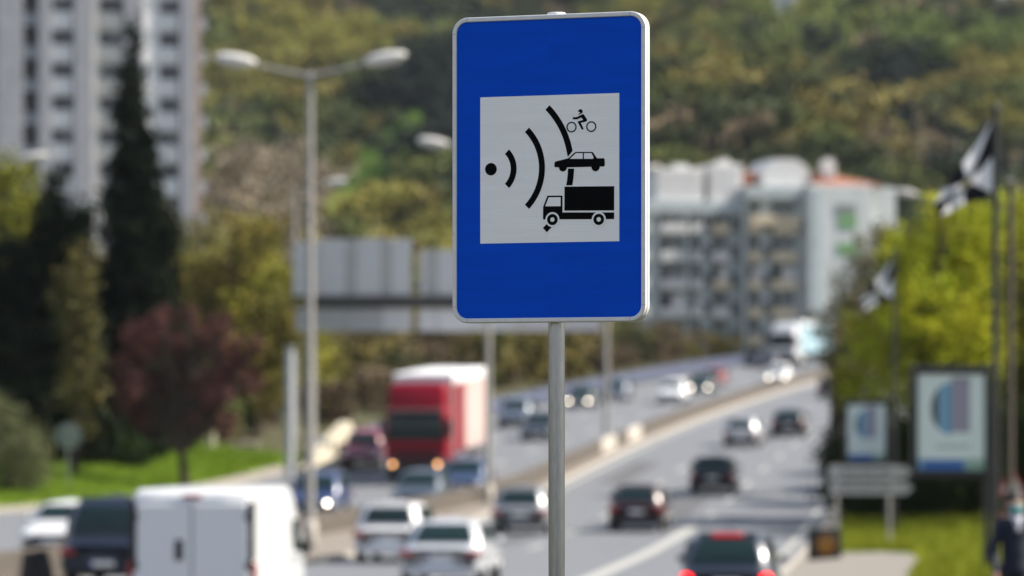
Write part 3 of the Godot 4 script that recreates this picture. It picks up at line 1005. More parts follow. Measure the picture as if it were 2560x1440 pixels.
	car("white car by the wall in front of the far blue lorry", "hatchback_car", "car", on_road(20.4, 296.0, true, 4.2), paint("p_white_three", Color.WHITE), {"l": 4.2, "h": 1.55, "head": lit})
	car("dark purple car near the crest left of the far blue lorry", "hatchback_car", "car", on_road(22.6, 342.0, true, 4.3), paint("p_aubergine", lin(0.025, 0.015, 0.03), 0.2), {"l": 4.3})
	lorry("white lorry with a pale blue trailer at the crest of the road", on_road(25.9, 356.0, true, 14.5, -0.12), paint("p_lorry_white", lin(0.68, 0.69, 0.7), 0.0), paint("p_lorry_blue", lin(0.38, 0.55, 0.64), 0.0), mat("lorry_top", Color.WHITE), false, 14.5, 4.2)

# ------------------------------------------------------------------ walls, gantry, lamps
func build_walls() -> void:
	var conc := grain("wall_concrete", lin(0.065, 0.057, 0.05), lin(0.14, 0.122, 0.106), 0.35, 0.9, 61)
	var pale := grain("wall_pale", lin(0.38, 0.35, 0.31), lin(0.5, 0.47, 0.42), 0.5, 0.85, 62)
	var t := thing("median_wall", "low sandy concrete wall that runs along the central reservation", "wall")
	var d := 62.0
	var k := 0
	while d < 420.0:
		var d1 := d + 5.94
		var st := tool()
		st.set_smooth_group(-1)
		var quadr := []
		for dd in [d, d1]:
			var x := wall_x(dd)
			var y := road_y(dd)
			var hh: float = pick(dd, [[62.0, 0.82], [110.0, 0.78], [130.0, 0.75]])
			quadr.append([Vector3(x - 0.3, y - 0.1, -dd), Vector3(x - 0.24, y + 0.14, -dd), Vector3(x - 0.1, y + hh, -dd), Vector3(x + 0.1, y + hh, -dd), Vector3(x + 0.115, y + 0.12, -dd), Vector3(x + 0.118, y - 0.1, -dd)])
		var mid: Vector3 = (quadr[0][0] + quadr[1][3]) / 2
		for i in 5:
			face(st, [quadr[0][i], quadr[0][i + 1], quadr[1][i + 1], quadr[1][i]], mid)
		face(st, quadr[0], mid)
		face(st, quadr[1], mid)
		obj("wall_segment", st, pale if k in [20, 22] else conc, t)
		d += 6.0
		k += 1
	# outer barrier of the far carriageway
	t = thing("outer_barrier", "dark blue-grey barrier along the outside of the far carriageway", "barrier")
	var steel := grain("barrier_steel", lin(0.055, 0.065, 0.11), lin(0.10, 0.115, 0.17), 0.3, 0.5, 63)
	d = 176.0
	while d < 440.0:
		var a := Vector3(outer_x(d) - 0.4, road_y(d), -d)
		var b := Vector3(outer_x(d + 5.9) - 0.4, road_y(d + 5.9), -d - 5.9)
		var dir := (b - a)
		var bs := Basis(Vector3.UP, atan2(-dir.x, -dir.z)) * Basis(Vector3.RIGHT, atan(dir.y / 5.9))
		obj("barrier_panel", boxm((a + b) / 2 + Vector3(0, 0.55, 0), Vector3(0.12, 1.0, dir.length()), 0.02, bs), steel, t)
		obj("barrier_post", boxm(a + Vector3(-0.09, 0.6, 0), Vector3(0.12, 1.25, 0.14), 0.01), steel, t)
		d += 6.0
	# sunlit sloping abutment where the barrier starts
	var ab := tool()
	ab.set_smooth_group(-1)
	var q := []
	for e in [[164.0, 0.3], [168.0, 1.0], [175.5, 1.9]]:
		var x: float = outer_x(e[0]) + 2.5 - (e[0] - 164.0) * 0.03
		var y := road_y(e[0])
		q.append([Vector3(x - 1.3, y - 0.3, -e[0]), Vector3(x - 1.2, y + e[1], -e[0]), Vector3(x - 0.7, y + e[1], -e[0]), Vector3(x, y - 0.1, -e[0])])
	for i in 2:
		var mid: Vector3 = (q[i][0] + q[i + 1][2]) / 2
		for j in 3:
			face(ab, [q[i][j], q[i][j + 1], q[i + 1][j + 1], q[i + 1][j]], mid)
	face(ab, q[0], q[1][1])
	face(ab, q[2], q[1][1])
	tag(obj("abutment", ab, grain("abutment_stone", lin(0.33, 0.30, 0.23), lin(0.46, 0.42, 0.33), 0.5, 0.9, 64)), "pale sandy sloping abutment left of the crimson car", "abutment")

func lamp_post(label: String, x: float, d: float, two: bool, height: float, base_y: float, arm_side := 1.0, block := true) -> void:
	var t := thing("street_lamp", label, "street lamp", Vector3(x, base_y, -d), -atan(kerb_slope(d)), "street lamps along the road")
	var grey := grain("lamp_grey", lin(0.24, 0.23, 0.21), lin(0.36, 0.35, 0.33), 0.7, 0.5, 71)
	var shell := mat("lamp_shell", lin(0.62, 0.6, 0.57), 0.35)
	if block:
		var st := tool()
		lathe(st, [Vector2(0.0, -0.1), Vector2(0.2, -0.1), Vector2(0.2, 0.72), Vector2(0.15, 0.8), Vector2(0.0, 0.8)], 16)
		obj("concrete_base", st, grain("wall_pale", Color.WHITE, Color.WHITE, 1.0), t)
	obj("pole", rod(Vector3(0, 0, 0), Vector3(0, height, 0), 0.13, 0.085, 20), grey, t)
	var mid := tool()
	lathe(mid, [Vector2(0.088, height - 0.1), Vector2(0.1, height - 0.08), Vector2(0.1, height + 0.06), Vector2(0.0, height + 0.1)], 14)
	obj("collar", mid, grey, t)
	for sx in ([-1.0, 1.0] if two else [arm_side]):
		var st := tool()
		path_tube(st, [Vector3(0, height, 0), Vector3(sx * 0.7, height + 0.12, 0), Vector3(sx * 1.55, height + 0.32, 0)], [0.06, 0.05, 0.045])
		var arm := obj("arm", st, grey, t)
		st = tool()
		# cobra head: long domed shell
		ellipsoid(st, Vector3(sx * 2.05, height + 0.45, 0), Vector3(0.6, 0.17, 0.2), 20, 12, Basis(Vector3(0, 0, 1), sx * 0.16))
		var hd := obj("lamp_head", st, shell, t)
		st = tool()
		ellipsoid(st, Vector3(sx * 2.12, height + 0.36, 0), Vector3(0.42, 0.12, 0.16), 16, 8, Basis(Vector3(0, 0, 1), sx * 0.16))
		obj("lamp_bowl", st, mat("lamp_bowl", lin(0.4, 0.4, 0.38), 0.2), hd)

func build_gantry() -> void:
	var d := 170.0
	var grey := grain("gantry_grey", lin(0.50, 0.50, 0.51), lin(0.56, 0.56, 0.57), 0.25, 0.6, 75)
	var grey2 := grain("gantry_grey_dark", lin(0.36, 0.36, 0.37), lin(0.42, 0.42, 0.43), 0.25, 0.6, 76)
	var dark := mat("gantry_steel", lin(0.035, 0.036, 0.04), 0.6)
	var leg := grain("lamp_grey", Color.WHITE, Color.WHITE, 1.0)
	var t := thing("sign_gantry", "grey overhead sign gantry seen from behind across the far carriageway", "sign gantry", Vector3(0, 0, -d))
	var px := func(u: float) -> float: return (u - 1280.0) * d / 9600.0
	var py := func(v: float) -> float: return EYE + (1078.0 - v) * d / 9600.0
	# backs of the sign boards, board by board
	var upper := [[733, 796, 606, 0], [798, 864, 598, 0], [866, 889, 598, 1], [891, 953, 598, 0], [955, 976, 598, 1], [978, 1028, 598, 0], [1049, 1065, 626, 0], [1067, 1092, 626, 1], [1094, 1160, 626, 0], [1162, 1184, 626, 1], [1186, 1300, 626, 0], [1302, 1326, 626, 1], [1328, 1440, 626, 0]]
	for b in upper:
		obj("board", boxm(Vector3((px.call(b[0]) + px.call(b[1])) / 2, (py.call(b[2]) + py.call(738)) / 2, 0.1), Vector3(px.call(b[1]) - px.call(b[0]), py.call(b[2]) - py.call(738), 0.09 if b[3] == 0 else 0.05), 0.01), grey if b[3] == 0 else grey2, t)
	for b in [[740, 796], [798, 864], [866, 955], [957, 1028], [1046, 1092], [1094, 1184], [1186, 1300], [1302, 1395], [1397, 1500]]:
		obj("board", boxm(Vector3((px.call(b[0]) + px.call(b[1])) / 2, (py.call(772) + py.call(828)) / 2, 0.1), Vector3(px.call(b[1]) - px.call(b[0]), py.call(772) - py.call(828), 0.07), 0.01), grey2 if b[0] < 950 else grey, t)
	# truss: two chords and diagonals
	obj("chord", boxm(Vector3((px.call(722) + px.call(1510)) / 2, py.call(745), -0.2), Vector3(px.call(1510) - px.call(722), 0.22, 0.22), 0.02), dark, t)
	obj("chord", boxm(Vector3((px.call(722) + px.call(1510)) / 2, py.call(765), -0.2), Vector3(px.call(1510) - px.call(722), 0.16, 0.22), 0.02), dark, t)
	obj("walkway", boxm(Vector3((px.call(760) + px.call(1500)) / 2, py.call(754), 0.28), Vector3(px.call(1500) - px.call(760), 0.3, 0.3), 0.02), dark, t)
	obj("leg", boxm(Vector3(px.call(776), (py.call(735) + road_y(d)) / 2, -0.3), Vector3(0.45, py.call(735) - road_y(d), 0.4), 0.03), leg, t)
	obj("leg", boxm(Vector3(px.call(1392), (py.call(740) + road_y(d)) / 2, -0.35), Vector3(0.42, py.call(740) - road_y(d), 0.4), 0.03), leg, t)

# ------------------------------------------------------------------ buildings
func build_tower() -> void:
	var d := 335.0
	var k := d / 9600.0
	var t := thing("apartment_tower", "tall white apartment tower with grey vertical bands behind the cypress", "apartment tower", Vector3(-37.0 * (1.0 - cos(0.24)) + 0.7, 0, -d - 37.0 * sin(0.24)), 0.24)
	var px := func(u: float) -> float: return (u - 1280.0) * k
	var top := 56.0
	var y0 := 6.0
	var bluegrey := grain("tower_band", lin(0.30, 0.31, 0.34), lin(0.37, 0.38, 0.41), 0.05, 0.85, 81)
	var wall := grain("tower_wall", lin(0.76, 0.76, 0.76), lin(0.84, 0.84, 0.83), 0.05, 0.85, 82)
	var cream := grain("tower_cream", lin(0.62, 0.6, 0.54), lin(0.72, 0.69, 0.63), 0.05, 0.85, 83)
	var glass := mat("tower_glass", lin(0.03, 0.032, 0.04), 0.1)
	var frame := mat("tower_frame", lin(0.3, 0.3, 0.3), 0.6)
	# the body is three blocks, so that the loggias between them are real recesses
	for b in [[-260, 34, -8.2, 16.0], [34.2, 74.8, -9.1, 14.0], [75, 462, -8.2, 16.0]]:
		obj("core", boxm(Vector3((px.call(b[0]) + px.call(b[1])) / 2, (y0 + top) / 2, b[2]), Vector3(px.call(b[1]) - px.call(b[0]), top - y0, b[3])), bluegrey, t)
	# full-height vertical bands stand proud of the wall
	for b in [[-260, -120], [-30, 34], [74, 106], [163, 210], [288, 336], [429, 461]]:
		obj("vertical_band", boxm(Vector3((px.call(b[0]) + px.call(b[1])) / 2, (y0 + top) / 2, 0.25), Vector3(px.call(b[1]) - px.call(b[0]), top - y0, 0.9), 0.04), bluegrey, t)
	# window columns: light wall panels between the storeys, a window and its pane in each gap
	var step := 82.4 * k
	for c in [[108, 161, 0, 112, 158], [212, 286, 1, 228, 282], [338, 427, 0, 378, 424], [-118, -32, 0, -100, -50]]:
		for f in 17:
			var yw: float = EYE + (1078.0 - 95.0) * k + (f - 10) * step
			var x: float = (px.call(c[0]) + px.call(c[1])) / 2
			var w: float = px.call(c[1]) - px.call(c[0])
			obj("wall_panel", boxm(Vector3(x, yw + step / 2, 0.02), Vector3(w, step - 1.32, 0.5), 0.03), cream if c[2] == 1 else wall, t)
			var xw: float = (px.call(c[3]) + px.call(c[4])) / 2
			var ww: float = px.call(c[4]) - px.call(c[3])
			var wo := obj("window", boxm(Vector3(xw, yw, -0.12), Vector3(ww, 1.32, 0.12)), frame, t)
			for side in 2:
				var open := 1.0 if (f * 7 + c[0] + side * 3) % 5 != 0 else 0.55
				obj("pane", boxm(Vector3(xw + (side - 0.5) * ww / 2, yw - 0.62 + 0.58 * open, -0.04), Vector3(ww / 2 - 0.12, 1.16 * open, 0.06)), glass, wo)
			for rest in [[c[0], c[3]], [c[4], c[1]]]:
				if rest[1] - rest[0] > 6:
					obj("wall_panel", boxm(Vector3((px.call(rest[0]) + px.call(rest[1])) / 2, yw, -0.02), Vector3(px.call(rest[1]) - px.call(rest[0]), 1.32, 0.4)), cream if c[2] == 1 else wall, t)
	# loggias: dark recesses with a slab and parapet per storey
	for f in 17:
		var yw: float = EYE + (1078.0 - 95.0) * k + (f - 10) * step
		var lw := obj("loggia_window", boxm(Vector3(px.call(54), yw - 0.1, -2.05), Vector3(1.1, 1.7, 0.08)), frame, t)
		obj("pane", boxm(Vector3(px.call(54), yw - 0.1, -2.0), Vector3(0.9, 1.5, 0.04)), glass, lw)
		obj("loggia_slab", boxm(Vector3(px.call(54), yw + 0.98, -1.1), Vector3(px.call(74) - px.call(34), 0.22, 2.0)), bluegrey, t)
		obj("parapet", boxm(Vector3(px.call(54), yw + step / 2, 0.1), Vector3(px.call(74) - px.call(34), step - 1.75, 0.3), 0.02), bluegrey, t)
	# right-hand flank: pinkish balconies that step in and out
	var pink := grain("tower_pink", lin(0.30, 0.24, 0.21), lin(0.36, 0.30, 0.27), 0.06, 0.85, 84)
	obj("flank", boxm(Vector3((px.call(462) + px.call(484)) / 2, (y0 + top) / 2, -7.0), Vector3(px.call(484) - px.call(462), top - y0, 13)), pink, t)
	for f in 17:
		var yb: float = EYE + (1078.0 - 135.0) * k + (f - 10) * step
		var st := tool()
		bx(st, Vector3(px.call(481), yb, -2.6), Vector3(px.call(502) - px.call(463), 1.05, 4.0), 0.06)
		obj("balcony", st, bluegrey, t)
		obj("balcony_door", boxm(Vector3(px.call(476), yb + 1.35, -0.48), Vector3(0.7, 1.5, 0.06)), pink, t)

func build_block() -> void:
	var d := 385.0
	var k := d / 9600.0
	var t := thing("apartment_block", "grey-green apartment block with rows of balconies and an orange tiled roof", "apartment block", Vector3(29.0 * (1.0 - cos(0.24)), 0, -d + 29.0 * sin(0.24)), 0.24)
	var px := func(u: float) -> float: return (u - 1280.0) * k
	var py := func(v: float) -> float: return EYE + (1078.0 - v) * k
	var y0 := 8.0
	var green := grain("block_green", lin(0.38, 0.43, 0.44), lin(0.46, 0.51, 0.52), 0.06, 0.85, 91)
	var end := grain("block_end", lin(0.5, 0.53, 0.52), lin(0.6, 0.63, 0.62), 0.05, 0.85, 92)
	var white := grain("block_white", lin(0.54, 0.54, 0.535), lin(0.67, 0.66, 0.65), 0.1, 0.85, 93)
	var cream := grain("block_cream", lin(0.5, 0.42, 0.3), lin(0.62, 0.54, 0.4), 0.1, 0.85, 94)
	var shade := mat("block_door", lin(0.09, 0.075, 0.06), 0.8)
	var glass := mat("tower_glass", Color.BLACK, 0.1)
	var frame := mat("tower_frame", Color.GRAY)
	var tile := grain("roof_tile", lin(0.22, 0.085, 0.055), lin(0.32, 0.14, 0.095), 0.3, 0.9, 95)
	# two wings and the blank end wall
	var wing := func(u0: float, u1: float, vtop: float, back: float) -> void:
		# set back by the depth of the loggias; piers between the bays come forward to the front
		obj("wing", boxm(Vector3((px.call(u0) + px.call(u1)) / 2, (y0 + py.call(vtop)) / 2, back - 8.3), Vector3(px.call(u1) - px.call(u0), py.call(vtop) - y0, 14.0)), green, t)
		obj("lintel", boxm(Vector3((px.call(u0) + px.call(u1)) / 2, py.call(vtop + 16), back - 0.66), Vector3(px.call(u1) - px.call(u0), 1.28, 1.28)), green, t)
		obj("cornice", boxm(Vector3((px.call(u0) + px.call(u1)) / 2, py.call(vtop + 16), back + 0.3), Vector3(px.call(u1) - px.call(u0), 1.3, 0.9), 0.05), green, t)
	wing.call(1560.0, 1862.0, 503.0, -3.0)
	wing.call(1862.5, 2012.0, 466.0, -1.0)
	obj("end_wall", boxm(Vector3((px.call(2013) + px.call(2180)) / 2, (y0 + py.call(462)) / 2, -6.0), Vector3(px.call(2180) - px.call(2013), py.call(462) - y0, 14.0), 0.05), end, t)
	obj("end_wall", boxm(Vector3((px.call(2181) + px.call(2262)) / 2, (y0 + py.call(464)) / 2, -7.2), Vector3(px.call(2262) - px.call(2181), py.call(464) - y0, 12.0), 0.05), end, t)
	obj("corner_pier", boxm(Vector3(px.call(2030), (y0 + py.call(470)) / 2, 1.12), Vector3(px.call(2046) - px.call(2014), py.call(470) - y0, 0.25), 0.03), green, t)
	# storeys of balconies: parapet, recess behind, glazed door
	var bays := [[1560, 1622, 0], [1655, 1722, 0], [1735, 1762, 1], [1790, 1832, 2], [1870, 1902, 3], [1930, 1992, 3]]
	for g in [[1622, 1655, -3.0], [1722, 1735, -3.0], [1762, 1790, -3.0], [1832, 1862, -3.0], [1862.5, 1870, -1.0], [1902, 1930, -1.0], [1992, 2012, -1.0]]:
		var gt: float = py.call(530 if g[0] < 1862 else 492)
		obj("pier", boxm(Vector3((px.call(g[0]) + px.call(g[1])) / 2, (y0 + gt) / 2, g[2] - 0.65), Vector3(px.call(g[1]) - px.call(g[0]), gt - y0, 1.3)), green, t)
	for f in 6:
		var v := 566.0 + f * 70.0
		for b in bays:
			var back := -1.0 if b[0] >= 1862 else -3.0
			var x: float = (px.call(b[0]) + px.call(b[1])) / 2
			var w: float = px.call(b[1]) - px.call(b[0])
			var m: Material = cream if b[2] == 3 or (b[2] == 2 and f % 2 == 0) else white
			obj("slab", boxm(Vector3(x, py.call(v) - 0.68, back - 0.1), Vector3(w - 0.01, 0.18, 2.3)), white, t)
			var wo := obj("window", boxm(Vector3(x - w * 0.18, py.call(v) + 0.55, back - 1.26), Vector3(w * 0.5, 2.0, 0.06)), frame, t)
			obj("pane", boxm(Vector3(x - w * 0.18, py.call(v) + 0.55, back - 1.22), Vector3(w * 0.42, 1.85, 0.03)), glass, wo)
			if (f * 3 + b[0]) % 4 == 0:
				obj("shutter", boxm(Vector3(x + w * 0.22, py.call(v) + 0.95, back + 0.2), Vector3(w * 0.5, 1.35, 0.08)), white, t)
			obj("balcony", boxm(Vector3(x, py.call(v) - 0.25, back + 0.55), Vector3(w, 1.0, 1.1), 0.05), m, t)
		for g in [[1836, 1860], [1764, 1788], [1905, 1928]]:
			var back := -1.0 if g[0] >= 1862 else -3.0
			obj("stair_window", boxm(Vector3((px.call(g[0]) + px.call(g[1])) / 2, py.call(v) + 0.3, back + 0.06), Vector3(px.call(g[1]) - px.call(g[0]) - 0.3, 1.3, 0.12)), glass, t)
	# the sunlit cream top balcony of the right wing
	obj("top_balcony", boxm(Vector3((px.call(1870) + px.call(2000)) / 2, py.call(552), -0.3), Vector3(px.call(2000) - px.call(1870), 0.95, 1.4), 0.05), cream, t)
	# green wall panels and a window strip on the end wall
	var gp := mat("block_green_panel", lin(0.16, 0.32, 0.14), 0.7)
	obj("wall_window", boxm(Vector3(px.call(2112), py.call(522), 1.02), Vector3(2.1, 0.9, 0.1)), mat("block_grey", lin(0.2, 0.22, 0.22), 0.6), t)
	obj("green_panel", boxm(Vector3(px.call(2116), py.call(553), 1.02), Vector3(1.9, 1.5, 0.1)), gp, t)
	obj("green_panel", boxm(Vector3(px.call(2116), py.call(622), 1.02), Vector3(2.1, 1.25, 0.1)), gp, t)
	# roof: orange hipped tiles, chimney, white roof houses
	var st := tool()
	st.set_smooth_group(-1)
	var yl: float = py.call(462)
	var ra := Vector3(px.call(2035), yl, 0.8)
	var rb := Vector3(px.call(2215), yl, 0.8)
	var rc := Vector3(px.call(2215), yl, -13)
	var rd := Vector3(px.call(2035), yl, -13)
	var r1 := Vector3(px.call(2088), yl + 1.75, -4)
	var r2 := Vector3(px.call(2125), yl + 1.75, -8)
	var ins := Vector3(px.call(2110), yl + 0.3, -6)
	for fc in [[ra, rb, r2, r1], [rb, rc, r2], [rc, rd, r1, r2], [rd, ra, r1]]:
		face(st, fc, ins)
	obj("tiled_roof", st, tile, t)
	st = tool()
	bx(st, Vector3(px.call(2101), py.call(418), -3.5), Vector3(1.3, 1.6, 1.3), 0.05)
	bx(st, Vector3(px.call(2101), py.call(396), -3.5), Vector3(0.8, 0.5, 0.8), 0.05)
	obj("chimney", st, white, t)
	for h in [[1648, 1770, 422, 505, 0], [1786, 1872, 408, 505, 0], [1930, 2052, 420, 468, 1]]:
		st = tool()
		var x0: float = px.call(h[0])
		var x1: float = px.call(h[1])
		var yt: float = py.call(h[2])
		var yb: float = py.call(h[3])
		if h[4] == 0:
			bx(st, Vector3((x0 + x1) / 2, (yt + yb) / 2, -6.0), Vector3(x1 - x0, yt - yb, 6.0), 0.1)
			bx(st, Vector3(x0 + (x1 - x0) * 0.7, yt + 0.3, -6.5), Vector3((x1 - x0) * 0.3, 0.7, 2.0), 0.05)
		else:
			plate(st, PackedVector2Array([Vector2(x0, yb), Vector2(x1, yb), Vector2(x1, yt), Vector2(x1 - 1.3, py.call(392)), Vector2(x0 + 1.2, py.call(392)), Vector2(x0, yt)]), -10.0, -3.2)
		obj("roof_house", st, white, t)
	for u in [1775, 1900]:
		st = tool()
		bx(st, Vector3(px.call(u), py.call(452), -6.0), Vector3(1.6, 2.2, 3.0), 0.05)
		obj("brick_stack", st, tile, t)
	# a tower on the hill and a low cream building behind the crest
	var hx := at(1962, 40, 900)
	var ht := thing("hilltop_tower", "pale square stone tower on the skyline of the hill", "tower", Vector3(hx.x, land_y(hx.x, 900.0), -900.0))
	var hh := hx.y - land_y(hx.x, 900.0)
	obj("shaft", boxm(Vector3(0, (hh + 9.0) / 2, 0), Vector3(4.9, hh + 9.0, 4.9), 0.1), white, ht)
	for f in 4:
		obj("slit_window", boxm(Vector3(0, hh + f * 2.2, 2.46), Vector3(0.7, 1.2, 0.1)), shade, ht)
	obj("parapet", boxm(Vector3(0, hh + 9.3, 0), Vector3(5.6, 0.8, 5.6), 0.1), white, ht)
	var cp := at(2000, 818, 405)
	var cb := thing("low_building", "low cream flat-roofed building behind the far blue lorry", "building", Vector3(cp.x, road_y(405.0), -405.0))
	var chh := at(2000, 806, 405).y - road_y(405.0)
	obj("wall", boxm(Vector3(0, chh / 2, -3), Vector3(3.6, chh, 6), 0.05), cream, cb)
	obj("roof_slab", boxm(Vector3(0, chh + 0.14, -3), Vector3(4.0, 0.28, 6.6), 0.04), cream, cb)
	obj("door", boxm(Vector3(-0.6, 1.1, 0.04), Vector3(0.9, 2.2, 0.1)), shade, cb)

# ------------------------------------------------------------------ plants
func leaves(count: int, clumps: Array, size: float, tint: Color, vary: float, seed_: int, per: int, spread: float, longish := 1.0) -> ArrayMesh:
	# many leaf-sized faces in clusters that lie in and on a set of ellipsoids: [centre, radii, share]
	var r := RandomNumberGenerator.new()
	r.seed = seed_
	var v := PackedVector3Array()
	var col := PackedColorArray()
	var total := 0.0
	for c in clumps:
		total += c[2]
	for c in clumps:
		var n_cl := int(count * c[2] / total / per)
		for i in n_cl:
			var dir := Vector3(r.randfn(), r.randfn(), r.randfn()).normalized()
			var cc: Vector3 = c[0] + dir * c[1] * pow(r.randf(), 0.28) * r.randf_range(0.82, 1.08)
			var f := 1.0 + vary * r.randf_range(-1.0, 1.0)
			var warm := r.randf_range(-0.12, 0.12)
			for j in per:
				var p := cc + Vector3(r.randfn(), r.randfn(), r.randfn()) * spread
				var a := Vector3(r.randfn(), r.randfn() * longish, r.randfn()).normalized()
				var b := a.cross(Vector3(r.randfn(), r.randfn(), r.randfn())).normalized()
				var s := size * r.randf_range(0.6, 1.3)
				a *= s
				b *= s * 0.55
				v.append_array([p - a, p + b, p + a, p - a, p + a, p - b])
				var g := f * r.randf_range(0.85, 1.15)
				var q := Color(tint.r * g * (1.0 + warm), tint.g * g, tint.b * g * (1.0 - warm))
				for k in 6:
					col.append(q)
	var arr := []
	arr.resize(Mesh.ARRAY_MAX)
	arr[Mesh.ARRAY_VERTEX] = v
	arr[Mesh.ARRAY_COLOR] = col
	var m := ArrayMesh.new()
	m.add_surface_from_arrays(Mesh.PRIMITIVE_TRIANGLES, arr)
	return m

func tree(called: String, label: String, category: String, pos: Vector3, trunk_h: float, trunk_r: float, clumps: Array, count: int, size: float, tint: Color, seed_: int, opt := {}) -> Node3D:
	var t := thing(called, label, category, pos, 0.0, opt.get("group", ""))
	var r := RandomNumberGenerator.new()
	r.seed = seed_
	var st := tool()
	var bark := grain(opt.get("bark", "bark_dark"), lin(0.03, 0.024, 0.018), lin(0.07, 0.055, 0.042), 2.0, 0.95, 101)
	var lean := Vector3(r.randf_range(-0.2, 0.2), 0, r.randf_range(-0.2, 0.2))
	path_tube(st, [Vector3(0, -0.4, 0), Vector3(0, 0.3, 0) + lean * 0.1, Vector3(0, trunk_h * 0.6, 0) + lean * 0.6, Vector3(0, trunk_h, 0) + lean], [trunk_r * 1.5, trunk_r, trunk_r * 0.85, trunk_r * 0.7], 10)
	for c in clumps:
		for i in opt.get("limbs", 3):
			var e: Vector3 = c[0] + Vector3(r.randfn(), absf(r.randfn()), r.randfn()) * c[1] * 0.45
			var s := Vector3(0, trunk_h * r.randf_range(0.7, 1.0), 0) + lean
			var m := s.lerp(e, 0.5) + Vector3(r.randf_range(-0.3, 0.3), 0.2, r.randf_range(-0.3, 0.3))
			path_tube(st, [s, m, e], [trunk_r * 0.5, trunk_r * 0.3, trunk_r * 0.1], 6)
	obj("trunk", st, bark, t)
	obj("crown", leaves(count, clumps, size, tint, opt.get("vary", 0.3), seed_ + 5, opt.get("per", 14), opt.get("spread", 0.3), opt.get("longish", 1.0)), leafy(opt.get("mat", "leaf"), opt.get("back", 0.35)), t)
	return t

